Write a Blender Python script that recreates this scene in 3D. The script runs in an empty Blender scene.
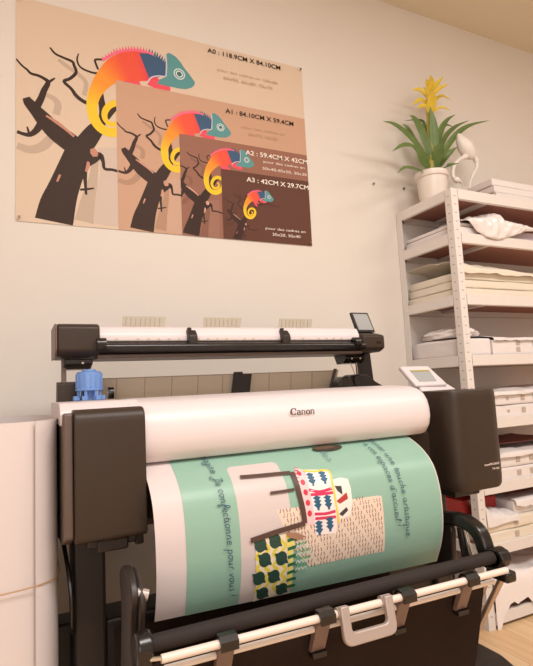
import bpy, bmesh, math, random
from mathutils import Vector, Matrix, noise
from mathutils.geometry import tessellate_polygon
random.seed(7)
PI = math.pi
scene = bpy.context.scene
# ---------------------------------------------------------------- camera
cam_d = bpy.data.cameras.new('camera'); cam = bpy.data.objects.new('camera', cam_d)
scene.collection.objects.link(cam); scene.camera = cam
cam_d.sensor_fit = 'HORIZONTAL'; cam_d.sensor_width = 36.0; cam_d.lens = 520.253 / 533 * 36
cam_d.clip_start = 0.02
cam.matrix_world = Matrix([[0.901084, -0.001355, -0.433642, -1.186796], [-0.430962, -0.113836, -0.895161, -1.946548], [-0.048151, 0.993499, -0.10316, 0.998387], [0, 0, 0, 1]])
# ---------------------------------------------------------------- world, light, exposure
w = bpy.data.worlds.new('world'); scene.world = w; w.use_nodes = True
w.node_tree.nodes['Background'].inputs[0].default_value = (1.0, .93, .86, 1)
w.node_tree.nodes['Background'].inputs[1].default_value = 0.5
scene.view_settings.view_transform = 'Standard'; scene.view_settings.look = 'None'
scene.view_settings.gamma = 1; scene.view_settings.use_curve_mapping = False
scene.view_settings.exposure = 0.0
def area(name, loc, target, sx, sy, power, col):
    l = bpy.data.lights.new(name, 'AREA'); l.shape = 'RECTANGLE'; l.size = sx; l.size_y = sy
    l.energy = power; l.color = col
    o = bpy.data.objects.new(name, l); scene.collection.objects.link(o); o.location = loc
    o.rotation_euler = (Vector(target) - Vector(loc)).to_track_quat('-Z', 'Y').to_euler()
area('ceiling_lamp', (-.5, -2.3, 2.93), (-.5, -2.3, 0), 1.4, .8, 66, (1, .97, .95))
area('ceiling_lamp', (1.6, -2.3, 2.93), (1.6, -2.3, 0), 1.2, .6, 31, (1, .98, .94))
area('fill_light', (-2.0, -4.3, 1.6), (-.3, 0, 1.0), 2.0, 1.8, 36, (.98, .97, 1))  # unseen soft fill added from behind the camera; no window there

# ---------------------------------------------------------------- helpers
def lin(c): return tuple(((x/255)/12.92 if x/255 <= .04045 else ((x/255+.055)/1.055)**2.4) for x in c)
def mat(name, rgb, rough=.5, metal=0, noise_amt=.06, noise_scale=30, bump=0, spec=.5, trans=0, coat=0, alpha=1):
    m = bpy.data.materials.new(name); m.use_nodes = True
    nt = m.node_tree; b = nt.nodes['Principled BSDF']
    c = lin(rgb)
    tc = nt.nodes.new('ShaderNodeTexCoord'); nz = nt.nodes.new('ShaderNodeTexNoise')
    nz.inputs['Scale'].default_value = noise_scale; nz.inputs['Detail'].default_value = 3
    nt.links.new(tc.outputs['Object'], nz.inputs['Vector'])
    mx = nt.nodes.new('ShaderNodeMix'); mx.data_type = 'RGBA'
    mx.inputs[6].default_value = tuple(x*(1-noise_amt) for x in c)+(1,)
    mx.inputs[7].default_value = tuple(min(1, x*(1+noise_amt)) for x in c)+(1,)
    nt.links.new(nz.outputs['Fac'], mx.inputs[0]); nt.links.new(mx.outputs[2], b.inputs['Base Color'])
    b.inputs['Roughness'].default_value = rough; b.inputs['Metallic'].default_value = metal
    b.inputs['Specular IOR Level'].default_value = spec
    if trans: b.inputs['Transmission Weight'].default_value = trans
    if coat: b.inputs['Coat Weight'].default_value = coat
    if alpha < 1: b.inputs['Alpha'].default_value = alpha
    if bump:
        bp = nt.nodes.new('ShaderNodeBump'); bp.inputs['Strength'].default_value = bump
        bp.inputs['Distance'].default_value = .002
        nt.links.new(nz.outputs['Fac'], bp.inputs['Height']); nt.links.new(bp.outputs['Normal'], b.inputs['Normal'])
    return m
def colmat(name, rough=.5, spec=.5):
    m = bpy.data.materials.new(name); m.use_nodes = True
    nt = m.node_tree; b = nt.nodes['Principled BSDF']
    a = nt.nodes.new('ShaderNodeVertexColor'); a.layer_name = 'Ink'
    nt.links.new(a.outputs['Color'], b.inputs['Base Color']); b.inputs['Roughness'].default_value = rough
    b.inputs['Specular IOR Level'].default_value = spec
    return m
def floor_mat():
    m = bpy.data.materials.new('wood_floor'); m.use_nodes = True; nt = m.node_tree; b = nt.nodes['Principled BSDF']
    tc = nt.nodes.new('ShaderNodeTexCoord'); br = nt.nodes.new('ShaderNodeTexBrick')
    br.inputs['Scale'].default_value = 1; br.inputs['Brick Width'].default_value = 1.2; br.inputs['Row Height'].default_value = .14
    br.inputs['Mortar Size'].default_value = .0015
    br.inputs['Color1'].default_value = lin((226, 188, 146))+(1,); br.inputs['Color2'].default_value = lin((234, 202, 160))+(1,)
    br.inputs['Mortar'].default_value = lin((196, 152, 112))+(1,)
    mp = nt.nodes.new('ShaderNodeMapping'); mp.inputs['Scale'].default_value = (14, 1.2, 1)
    nz = nt.nodes.new('ShaderNodeTexNoise'); nz.inputs['Scale'].default_value = 3; nz.inputs['Detail'].default_value = 5
    rot = nt.nodes.new('ShaderNodeMapping'); rot.inputs['Rotation'].default_value = (0, 0, PI/2); nt.links.new(tc.outputs['Object'], rot.inputs['Vector']); nt.links.new(rot.outputs['Vector'], br.inputs['Vector']); nt.links.new(tc.outputs['Object'], mp.inputs['Vector'])
    nt.links.new(mp.outputs['Vector'], nz.inputs['Vector'])
    mx = nt.nodes.new('ShaderNodeMix'); mx.data_type = 'RGBA'; mx.blend_type = 'MULTIPLY'; mx.inputs[0].default_value = .45
    rp = nt.nodes.new('ShaderNodeValToRGB'); rp.color_ramp.elements[0].position = .3; rp.color_ramp.elements[0].color = (.72, .58, .46, 1)
    rp.color_ramp.elements[1].position = .7; rp.color_ramp.elements[1].color = (1, 1, 1, 1)
    nt.links.new(nz.outputs['Fac'], rp.inputs[0]); nt.links.new(br.outputs['Color'], mx.inputs[6]); nt.links.new(rp.outputs[0], mx.inputs[7])
    nt.links.new(mx.outputs[2], b.inputs['Base Color']); b.inputs['Roughness'].default_value = .42
    return m
M = dict(
 wall=mat('wall_paint', (225, 217, 208), .75, noise_amt=.02, noise_scale=6, bump=.05, spec=.2),
 ceil=mat('ceiling_paint', (226, 214, 192), .9, noise_amt=.02, spec=.1),
 floor=floor_mat(),
 white=mat('printer_white', (222, 210, 210), .38, noise_amt=.01),
 dark=mat('printer_dark', (55, 43, 34), .45, noise_amt=.03, noise_scale=300, bump=.05, spec=.35),
 side=mat('printer_side_plastic', (94, 78, 70), .4, noise_amt=.03),
 black=mat('black_plastic', (38, 30, 27), .45, noise_amt=.05),
 gloss=mat('black_gloss', (30, 25, 23), .25, noise_amt=.05),
 cloth=mat('basket_cloth', (44, 33, 27), .95, noise_amt=.12, noise_scale=220, bump=.3, spec=.1),
 rod=mat('foam_rod', (46, 38, 36), .75, noise_amt=.08, noise_scale=200, spec=.3),
 rail=mat('rail_white', (226, 212, 200), .35, noise_amt=.02),
 strap=mat('strap_plastic', (116, 94, 86), .45, noise_amt=.05),
 silver=mat('silver_plastic', (176, 162, 156), .4, metal=.25, noise_amt=.03),
 steel=mat('steel_tube', (190, 172, 160), .3, metal=.8, noise_amt=.04),
 chrome=mat('chrome', (225, 218, 212), .2, metal=1, noise_amt=.02),
 greyp=mat('beige_guide_plastic', (206, 188, 164), .45, noise_amt=.04, noise_scale=60),
 guide=mat('clear_guide_plastic', (196, 186, 168), .35, noise_amt=.03, alpha=.8),
 line=mat('guide_groove', (166, 148, 128), .6, noise_amt=.02),
 screen=mat('lcd_glass', (168, 170, 170), .12, noise_amt=.02),
 screeny=mat('lcd_bar', (176, 158, 60), .3, noise_amt=.02),
 blue=mat('blue_plastic', (112, 148, 208), .4, noise_amt=.03),
 ink=mat('logo_ink', (92, 70, 52), .5, noise_amt=.01),
 logow=mat('logo_white', (222, 205, 196), .5, noise_amt=.01),
 shelfm=mat('shelf_metal', (226, 218, 212), .42, noise_amt=.02),
 hole=mat('slot_shadow', (176, 164, 158), .7, noise_amt=.02),
 board=mat('particle_board', (184, 132, 118), .85, noise_amt=.12, noise_scale=120, spec=.15),
 paper=mat('white_paper', (228, 220, 217), .7, noise_amt=.015, spec=.2),
 sheetp=mat('banner_paper', (214, 200, 197), .5, noise_amt=.01, spec=.3),
 cream=mat('cream_wrapper', (228, 217, 200), .6, noise_amt=.03, spec=.3),
 label=mat('grey_label', (186, 170, 156), .7, noise_amt=.1, noise_scale=90),
 mauve=mat('mauve_wrapper', (196, 180, 188), .5, noise_amt=.04),
 film=mat('plastic_film', (240, 232, 230), .16, noise_amt=.02, coat=.5),
 red=mat('red_card', (170, 48, 44), .45, noise_amt=.06),
 brownf=mat('brown_folder', (140, 88, 78), .6, noise_amt=.05),
 drum=mat('milky_sheet', (216, 205, 202), .38, noise_amt=.02, noise_scale=5),
 band=mat('rubber_band', (186, 148, 110), .6, noise_amt=.05),
 pot=mat('white_ceramic', (234, 224, 212), .3, noise_amt=.02),
 soil=mat('soil', (84, 62, 44), .95, noise_amt=.3, noise_scale=150, bump=.6),
 leaf=mat('bromeliad_leaf', (98, 122, 64), .4, noise_amt=.25, noise_scale=25),
 bract=mat('yellow_bract', (224, 194, 62), .45, noise_amt=.15, noise_scale=40),
 stalk=mat('yellow_green_stalk', (160, 150, 62), .5, noise_amt=.15, noise_scale=40),
 bird=mat('bird_ceramic', (236, 228, 220), .35, noise_amt=.02),
 screw=mat('screw_metal', (120, 108, 92), .4, metal=.8),
)
def finish(name, bm, mats, parent=None, bevel=0, smooth=True, seg=2, angle=35):
    me = bpy.data.meshes.new(name); bmesh.ops.recalc_face_normals(bm, faces=bm.faces); bm.to_mesh(me); bm.free()
    for m in (mats if isinstance(mats, (list, tuple)) else [mats]): me.materials.append(m)
    o = bpy.data.objects.new(name, me); scene.collection.objects.link(o)
    if parent:
        o.parent = parent
        p = parent; off = Vector((0, 0, 0))
        while p: off += Vector(p.location); p = p.parent
        o.location = -off if parent.type == 'EMPTY' or True else (0, 0, 0)
        q = parent
        # location relative to the parent chain so that vertices stay in world coordinates
    if bevel:
        md = o.modifiers.new('bevel', 'BEVEL'); md.width = bevel; md.segments = seg; md.limit_method = 'ANGLE'; md.angle_limit = math.radians(30)
    if smooth:
        try: me.shade_smooth_by_angle(math.radians(angle)) if hasattr(me, 'shade_smooth_by_angle') else me.shade_smooth()
        except Exception: pass
        if not hasattr(me, 'shade_smooth_by_angle'):
            me.set_sharp_from_angle(angle=math.radians(angle))
    return o
def thing(name, label, cat, loc, group=None, rotz=0):
    o = bpy.data.objects.new(name, None); scene.collection.objects.link(o); o.location = loc; o.rotation_euler = (0, 0, rotz)
    o.empty_display_size = .05
    o['label'] = label; o['category'] = cat
    if group: o['group'] = group
    return o
def tag(o, label, cat, group=None, kind=None):
    o['label'] = label; o['category'] = cat
    if group: o['group'] = group
    if kind: o['kind'] = kind
    return o
def B(): return bmesh.new()
def box(bm, x0, x1, y0, y1, z0, z1, mi=0, M4=None):
    v = [bm.verts.new((x, y, z)) for x in (x0, x1) for y in (y0, y1) for z in (z0, z1)]
    if M4 is not None:
        for q in v: q.co = M4 @ q.co
    for f in ((0, 1, 3, 2), (4, 6, 7, 5), (0, 4, 5, 1), (2, 3, 7, 6), (0, 2, 6, 4), (1, 5, 7, 3)):
        fc = bm.faces.new([v[i] for i in f]); fc.material_index = mi
    return bm
def prismx(bm, prof, x0, x1, mi=0):
    a = [bm.verts.new((x0, y, z)) for y, z in prof]; b = [bm.verts.new((x1, y, z)) for y, z in prof]; n = len(prof)
    for i in range(n):
        bm.faces.new((a[i], a[(i+1) % n], b[(i+1) % n], b[i])).material_index = mi
    bm.faces.new(a[::-1]).material_index = mi; bm.faces.new(b).material_index = mi
    return bm
def prismv(bm, prof, org, ux, uy, d, mi=0):
    ux, uy, d, org = map(Vector, (ux, uy, d, org))
    a = [bm.verts.new(org+ux*p[0]+uy*p[1]) for p in prof]; b = [bm.verts.new(v.co+d) for v in a]; n = len(prof)
    for i in range(n): bm.faces.new((a[i], a[(i+1) % n], b[(i+1) % n], b[i])).material_index = mi
    bm.faces.new(a[::-1]).material_index = mi; bm.faces.new(b).material_index = mi
    return bm
def rounded(prof, r, n=5, only=None):
    out = []; N = len(prof)
    for i in range(N):
        p = Vector(prof[i]); a = Vector(prof[i-1]); b = Vector(prof[(i+1) % N])
        rr = r[i] if isinstance(r, (list, tuple)) else r
        if rr <= 0: out.append(tuple(p)); continue
        da = (a-p); db = (b-p); k = min(rr, da.length*.49, db.length*.49)
        s = p+da.normalized()*k; e = p+db.normalized()*k
        for j in range(n+1):
            t = j/n; out.append(tuple(s*(1-t)**2+p*2*t*(1-t)+e*t*t))
    return out
def spline(K, n=6):
    K = [Vector(k) for k in K]; P = [2*K[0]-K[1]]+K+[2*K[-1]-K[-2]]; o = []
    for i in range(1, len(P)-2):
        a, b, c, d = P[i-1:i+3]
        for j in range(n):
            t = j/n; o.append(.5*((2*b)+(c-a)*t+(2*a-5*b+4*c-d)*t*t+(3*b-a-3*c+d)*t**3))
    o.append(K[-1]); return o
def tube(bm, pts, r, seg=10, mi=0, cap=True):
    pts = [Vector(p) for p in pts]; rings = []; prev = None
    for i, p in enumerate(pts):
        t = (pts[min(i+1, len(pts)-1)]-pts[max(i-1, 0)]).normalized()
        if prev is None: u = t.orthogonal().normalized()
        else:
            u = prev-t*prev.dot(t); u = u.normalized() if u.length > 1e-6 else t.orthogonal().normalized()
        prev = u; v = t.cross(u); rr = r[i] if isinstance(r, (list, tuple)) else r
        rings.append([bm.verts.new(p+(u*math.cos(2*PI*k/seg)+v*math.sin(2*PI*k/seg))*rr) for k in range(seg)])
    for a, b in zip(rings, rings[1:]):
        for k in range(seg): bm.faces.new((a[k], a[(k+1) % seg], b[(k+1) % seg], b[k])).material_index = mi
    if cap: bm.faces.new(rings[0][::-1]).material_index = mi; bm.faces.new(rings[-1]).material_index = mi
    return bm
def lathe(bm, prof, c, seg=32, mi=0, axis='Z'):
    rings = []
    for r, h in prof:
        rg = []
        for k in range(seg):
            a = 2*PI*k/seg
            if axis == 'Z': co = (c[0]+r*math.cos(a), c[1]+r*math.sin(a), c[2]+h)
            elif axis == 'X': co = (c[0]+h, c[1]+r*math.cos(a), c[2]+r*math.sin(a))
            else: co = (c[0]+r*math.cos(a), c[1]+h, c[2]+r*math.sin(a))
            rg.append(bm.verts.new(co))
        rings.append(rg)
    for a, b in zip(rings, rings[1:]):
        for k in range(seg): bm.faces.new((a[k], a[(k+1) % seg], b[(k+1) % seg], b[k])).material_index = mi
    bm.faces.new(rings[0][::-1]).material_index = mi; bm.faces.new(rings[-1]).material_index = mi
    return bm
def text_tris(s, bold=0, shear=0):
    c = bpy.data.curves.new('tmp_text', 'FONT'); c.body = s; c.size = 1; c.offset = bold; c.shear = shear; c.resolution_u = 3
    o = bpy.data.objects.new('tmp_text', c); scene.collection.objects.link(o)
    dg = bpy.context.evaluated_depsgraph_get(); me = bpy.data.meshes.new_from_object(o.evaluated_get(dg))
    V = [(v.co.x, v.co.y) for v in me.vertices]; F = [tuple(p.vertices) for p in me.polygons]
    bpy.data.objects.remove(o); bpy.data.curves.remove(c); bpy.data.meshes.remove(me)
    x0 = min(v[0] for v in V); x1 = max(v[0] for v in V); y0 = min(v[1] for v in V); y1 = max(v[1] for v in V)
    return [((x-x0)/(x1-x0), (y-y0)/(y1-y0)) for x, y in V], F
def add_text(bm, s, org, ux, uy, W, H, bold=0, shear=0, mi=0):
    V, F = text_tris(s, bold, shear); org = Vector(org); ux = Vector(ux); uy = Vector(uy)
    vs = [bm.verts.new(org+ux*(x*W)+uy*(y*H)) for x, y in V]
    for f in F:
        try: bm.faces.new([vs[i] for i in f]).material_index = mi
        except ValueError: pass

# ---------------------------------------------------------------- structure
XL, XR, YF, ZC = -3.0, 3.2, -4.6, 2.94
def struct(name, bm, m, **k):
    o = finish(name, bm, m, **k); o['kind'] = 'structure'; return o
struct('floor', box(B(), XL-.1, XR+.1, YF-.1, .1, -.1, 0), M['floor'])
struct('ceiling', box(B(), XL-.1, XR+.1, YF-.1, .1, ZC, ZC+.1), M['ceil'])
struct('wall_back', box(B(), XL-.1, XR+.1, 0, .1, 0, ZC), M['wall'])
struct('wall_left', box(B(), XL-.1, XL, YF, 0, 0, ZC), M['wall'])
struct('wall_right', box(B(), XR, XR+.1, YF, 0, 0, ZC), M['wall'])
struct('wall_front', box(B(), XL-.1, XR+.1, YF-.1, YF, 0, ZC), M['wall'])

# artwork outlines: poster in units of its width from the lower right corner, banner in (x, length along sheet)
ART={'bark': [[(0.7837, 0.2545, 0.00692), (0.7778, 0.2423, 0.01177), (0.775, 0.2296, 0.00692)], [(0.8026, 0.1765, 0.00346), (0.7964, 0.1969, 0.00554), (0.7962, 0.21, 0.00346)], [(0.9168, 0.3383, 0.00277), (0.8857, 0.3216, 0.00519), (0.8599, 0.3036, 0.00415), (0.8368, 0.2849, 0.00346)], [(0.8869, 0.133, 0.00277), (0.8782, 0.1563, 0.00346)]],
 'body': [(0.5615, 0.5607, 0.0343), (0.5858, 0.5696, 0.04287), (0.6086, 0.5699, 0.04989), (0.6349, 0.5652, 0.05145), (0.6536, 0.5592, 0.05145), (0.6757, 0.5516, 0.04833), (0.6977, 0.5409, 0.04209), (0.718, 0.5245, 0.03586), (0.7375, 0.5021, 0.02962), (0.7518, 0.482, 0.02572), (0.764, 0.4602, 0.02183), (0.7732, 0.4391, 0.01949), (0.779, 0.4189, 0.01793), (0.782, 0.3956, 0.01715), (0.7803, 0.3734, 0.01637), (0.7744, 0.3519, 0.01637), (0.7644, 0.335, 0.01559), (0.7487, 0.3228, 0.01559), (0.7299, 0.3185, 0.01559), (0.7088, 0.3223, 0.01559), (0.6871, 0.3376, 0.01481), (0.6708, 0.3598, 0.01403), (0.6646, 0.3842, 0.01325), (0.6692, 0.4066, 0.01169), (0.6841, 0.4191, 0.01091), (0.7034, 0.4214, 0.01091), (0.7227, 0.4129, 0.01013), (0.7371, 0.397, 0.01013), (0.7444, 0.3766, 0.00935), (0.7412, 0.3582, 0.00857), (0.7295, 0.3467, 0.0078), (0.714, 0.348, 0.00702), (0.701, 0.3581, 0.00624), (0.6958, 0.3721, 0.00546), (0.7006, 0.3827, 0.00546), (0.7098, 0.384, 0.00468)],
 'branch': [[(0.747, 0.342, 0.00312), (0.6782, 0.4242, 0.00624), (0.6262, 0.4584, 0.00546), (0.5262, 0.4914, 0.00546), (0.4307, 0.4743, 0.00312), (0.3642, 0.471, 0.00156)]],
 'crest': [(0.7471, 0.5619), (0.7292, 0.5787), (0.7111, 0.5942), (0.6929, 0.6051), (0.6745, 0.6137), (0.656, 0.62), (0.6373, 0.6247), (0.6185, 0.6262), (0.5996, 0.6261), (0.5806, 0.6244), (0.5653, 0.6192), (0.55, 0.6107), (0.5401, 0.6025)],
 'eye': [(0.4921, 0.5702), 0.02027],
 'grey': [(0.7004, 0.2713), (0.7655, 0.2608), (0.7607, 0.1726), (0.7858, 0.0882), (0.8074, 0.0156), (0.7053, 0.0059)],
 'headp': [(0.5378, 0.6302), (0.5297, 0.6388), (0.5202, 0.6386), (0.5022, 0.6307), (0.4867, 0.6154), (0.4751, 0.599), (0.4556, 0.5769), (0.4376, 0.5543), (0.438, 0.5434), (0.4491, 0.5301), (0.4697, 0.5199), (0.4938, 0.5171), (0.5215, 0.5169), (0.5488, 0.5166), (0.5703, 0.5183), (0.5622, 0.5346), (0.5417, 0.549), (0.5371, 0.5704), (0.5371, 0.5991)],
 'legs': [[(0.5946, 0.5249, 0.02027), (0.5758, 0.5147, 0.01559), (0.5529, 0.5076, 0.01247), (0.5256, 0.5103, 0.0078)], [(0.579, 0.5365, 0.0078), (0.5639, 0.5278, 0.00702), (0.5448, 0.5199, 0.00624)], [(0.6656, 0.509, 0.02183), (0.6566, 0.4834, 0.01403), (0.6483, 0.4616, 0.01091), (0.6322, 0.4572, 0.00702)], [(0.6472, 0.5131, 0.01559), (0.6313, 0.4929, 0.00935), (0.6144, 0.4847, 0.00702)]],
 'navy': [(0.6286, 0.6132), (0.5998, 0.6196), (0.5655, 0.6127), (0.5387, 0.5987), (0.54, 0.5535), (0.5674, 0.5415), (0.5982, 0.5322), (0.6124, 0.569)],
 'outline': [(0.5378, 0.6302, 0.00234), (0.5363, 0.5993, 0.00234), (0.5379, 0.5703, 0.00234), (0.5416, 0.5507, 0.00234), (0.5634, 0.5473, 0.00234), (0.5882, 0.5368, 0.00234), (0.6023, 0.5176, 0.00234)],
 'shadow': [[(0.9966, 0.2294, 0.01038), (0.9615, 0.2226, 0.01211), (0.9284, 0.2374, 0.01384), (0.9002, 0.2708, 0.01384), (0.8773, 0.2908, 0.01038)], [(0.8884, 0.347, 0.01038), (0.8825, 0.3774, 0.01038), (0.891, 0.3952, 0.00865), (0.9166, 0.4061, 0.00692)], [(0.8057, 0.4262, 0.00692), (0.7991, 0.4678, 0.00692), (0.8169, 0.4907, 0.00692), (0.8583, 0.5146, 0.00692), (0.8815, 0.529, 0.00519)], [(0.7751, 0.2197, 0.01038), (0.782, 0.1534, 0.01384), (0.7977, 0.0868, 0.02077), (0.8103, 0.0153, 0.02769)]],
 'text': [('A0 : 118.9CM X 84.10CM', -0.4598, 2.4164, 0.347, 0.0208, 'k', 1), ('A1 : 84.10CM X 59.4CM', -0.3892, 2.1603, 0.3282, 0.0208, 'k', 1), ('A2 : 59.4CM X 42CM', -0.305, 1.9896, 0.3057, 0.0208, 'w', 1), ('A3 : 42CM X 29.7CM', -0.3061, 1.8695, 0.3043, 0.0208, 'w', 1), ('pour des cadres en 100x80', -0.4179, 2.3406, 0.2859, 0.0146, 'g', 0), ('60x90, 60x80, 70x70', -0.3919, 2.3104, 0.233, 0.0146, 'g', 0), ('pour des cadres en', -0.3182, 2.104, 0.2082, 0.0146, 'g', 0), ('60x70, 50x50', -0.2868, 2.0757, 0.1448, 0.0146, 'g', 0), ('pour des cadres en', -0.2212, 1.9619, 0.2049, 0.0146, 'w', 0), ('50x40,40x50, 30x30', -0.2276, 1.9316, 0.2197, 0.0146, 'w', 0), ('pour des cadres en', -0.2274, 1.6644, 0.1967, 0.0146, 'w', 0), ('30x20, 30x40', -0.1952, 1.6407, 0.1373, 0.0146, 'w', 0)],
 'trees': [[(0.896, 0.004, 0.05365), (0.8845, 0.0611, 0.05019), (0.8671, 0.1167, 0.04326), (0.8436, 0.1836, 0.0398), (0.8226, 0.2385, 0.03807), (0.8074, 0.2736, 0.03115)], [(0.8844, 0.0705, 0.02077), (0.9011, 0.0967, 0.01904), (0.915, 0.1075, 0.01211)], [(0.8195, 0.2454, 0.03115), (0.8602, 0.2712, 0.03115), (0.8944, 0.2942, 0.02769), (0.9225, 0.3244, 0.02423), (0.9448, 0.3489, 0.01904), (0.9641, 0.3706, 0.01557), (0.9723, 0.3848, 0.01038)], [(0.8195, 0.2454, 0.02769), (0.7953, 0.2822, 0.02769), (0.7738, 0.3157, 0.02423), (0.7489, 0.3436, 0.01731)], [(0.7584, 0.3285, 0.01384), (0.7485, 0.3739, 0.01211), (0.7539, 0.4235, 0.01038), (0.7595, 0.463, 0.01038)], [(0.7488, 0.3503, 0.01038), (0.7265, 0.3883, 0.01211), (0.7008, 0.4208, 0.01038)], [(0.9447, 0.3585, 0.01108), (0.9307, 0.3902, 0.00969), (0.9222, 0.4179, 0.00865), (0.9107, 0.4464, 0.00692), (0.922, 0.4569, 0.00519), (0.9389, 0.4629, 0.0045), (0.9584, 0.4649, 0.00415), (0.9695, 0.4752, 0.00346), (0.9832, 0.4848, 0.00311), (1.0023, 0.5027, 0.00277)], [(0.9107, 0.4464, 0.0045), (0.8993, 0.4572, 0.00346), (0.8906, 0.4657, 0.00208)], [(0.9282, 0.3137, 0.01211), (0.9449, 0.2852, 0.009), (0.9614, 0.2697, 0.00692), (0.9778, 0.2684, 0.00554), (0.9966, 0.2729, 0.00519)], [(0.9641, 0.2724, 0.00346), (0.9669, 0.2845, 0.00311), (0.9696, 0.2934, 0.00208)], [(0.7939, 0.4019, 0.00623), (0.8118, 0.4082, 0.00623), (0.8296, 0.4212, 0.00623), (0.8442, 0.4413, 0.00519), (0.8645, 0.46, 0.00519), (0.8468, 0.4739, 0.00485), (0.8288, 0.4981, 0.00485), (0.8346, 0.5202, 0.0045), (0.8404, 0.5323, 0.0045), (0.8669, 0.5392, 0.00381), (0.8901, 0.5468, 0.00346), (0.9045, 0.5631, 0.00277)], [(0.7619, 0.5102, 0.00415), (0.7804, 0.5093, 0.00346), (0.8047, 0.5138, 0.00346), (0.8196, 0.5238, 0.00311), (0.8254, 0.5426, 0.00277), (0.8207, 0.5641, 0.00173)], [(0.7617, 0.5239, 0.00346), (0.7706, 0.5491, 0.00346), (0.7675, 0.5568, 0.00346), (0.7488, 0.5613, 0.00346)], [(0.8022, 0.2091, 0.01731), (0.7811, 0.2253, 0.01731), (0.7597, 0.2352, 0.01038), (0.7509, 0.2168, 0.00554), (0.7466, 0.1943, 0.00485), (0.7236, 0.1943, 0.0045), (0.7018, 0.1907, 0.0045), (0.6736, 0.1863, 0.00381), (0.6444, 0.2056, 0.00346)], [(0.8082, 0.1984, 0.01038), (0.8058, 0.1502, 0.00554), (0.8034, 0.1022, 0.00346)], [(0.8209, 0.1161, 0.00346), (0.8003, 0.1203, 0.00346), (0.7794, 0.1261, 0.00208)]]}
PAPER={'band': [(-0.5486, 0.1164), (-0.4867, 0.1253), (-0.4868, 0.1613), (-0.4887, 0.2036), (-0.4898, 0.239), (-0.4951, 0.2767), (-0.5517, 0.2717), (-0.5534, 0.247), (-0.5533, 0.1891), (-0.5541, 0.1463)], 'brown': [(-0.63, 0.2534), (-0.6055, 0.2562), (-0.5759, 0.2712), (-0.6032, 0.2725), (-0.6279, 0.2628)], 'circ': [(-0.6954, 0.2694), (-0.6589, 0.2672), (-0.6856, 0.3036), (-0.6438, 0.3079), (-0.6985, 0.3435), (-0.6614, 0.3467), (-0.6859, 0.3841), (-0.6372, 0.3847)], 'frame': [[(-0.7197, 0.1159), (-0.6803, 0.1181), (-0.634, 0.1197), (-0.59, 0.1215)], [(-0.6584, 0.1636), (-0.6252, 0.1638), (-0.5944, 0.163)], [(-0.5861, 0.1205), (-0.5856, 0.1519), (-0.5846, 0.1791), (-0.582, 0.2084), (-0.5804, 0.2401)], [(-0.5804, 0.2401), (-0.6146, 0.2434), (-0.6544, 0.2473), (-0.6868, 0.2516), (-0.7196, 0.2561)]], 'gband': [(-0.6321, 0.2553), (-0.6094, 0.2641), (-0.6141, 0.2948), (-0.6149, 0.3365), (-0.6106, 0.3843), (-0.6216, 0.3902), (-0.626, 0.3598), (-0.625, 0.3222), (-0.6291, 0.2864)], 'hole': [(-0.4622, 0.0325)], 'lace': [(-0.6492, 0.2014), (-0.5095, 0.2048), (-0.3515, 0.2066), (-0.3515, 0.2749), (-0.3497, 0.3468), (-0.468, 0.3421), (-0.5687, 0.342), (-0.6204, 0.2829)], 'lattice': [(-0.6102, 0.2782), (-0.5762, 0.2752), (-0.5715, 0.3083), (-0.575, 0.3449), (-0.5832, 0.3629), (-0.6107, 0.36)], 'mag': [[(-0.5555, 0.1686), (-0.5276, 0.1764), (-0.4918, 0.1731)], [(-0.5534, 0.1802), (-0.5219, 0.1825), (-0.4914, 0.1829)], [(-0.551, 0.2243), (-0.5195, 0.2276), (-0.4925, 0.2256)], [(-0.5508, 0.2347), (-0.5206, 0.2368), (-0.4926, 0.2385)]], 'red': [(-0.5713, 0.1065), (-0.552, 0.1159), (-0.5517, 0.1399), (-0.5507, 0.1776), (-0.5493, 0.2129), (-0.552, 0.2473), (-0.5739, 0.2439), (-0.5847, 0.208), (-0.5838, 0.1552)], 'trees': [(-0.5407, 0.1448), (-0.5065, 0.1445), (-0.5389, 0.2016), (-0.5099, 0.2037), (-0.5416, 0.2576), (-0.5114, 0.2534)], 'wht': [(-0.4953, 0.1538), (-0.4604, 0.1503), (-0.4395, 0.1556), (-0.4382, 0.1798), (-0.4419, 0.2158), (-0.4516, 0.2415), (-0.4817, 0.2461), (-0.4877, 0.2096), (-0.4889, 0.1734)], 'whtred': [[(-0.4829, 0.168), (-0.4632, 0.1692), (-0.4654, 0.1916), (-0.4777, 0.181)], [(-0.4866, 0.2039), (-0.453, 0.1871), (-0.4513, 0.2025), (-0.477, 0.2111)], [(-0.4841, 0.2339), (-0.46, 0.2206), (-0.456, 0.2289), (-0.4737, 0.2401)]], 'yedge': [[(-0.5534, 0.119), (-0.5238, 0.1255), (-0.4867, 0.1284), (-0.4878, 0.1643), (-0.4888, 0.2154), (-0.4861, 0.2543)]], 'yel': [(-0.7081, 0.2618), (-0.6744, 0.2574), (-0.6321, 0.2553), (-0.6291, 0.2864), (-0.625, 0.3222), (-0.626, 0.3598), (-0.6185, 0.3969), (-0.6608, 0.4002), (-0.7066, 0.4022), (-0.7039, 0.3549), (-0.7075, 0.3063)]}
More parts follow.
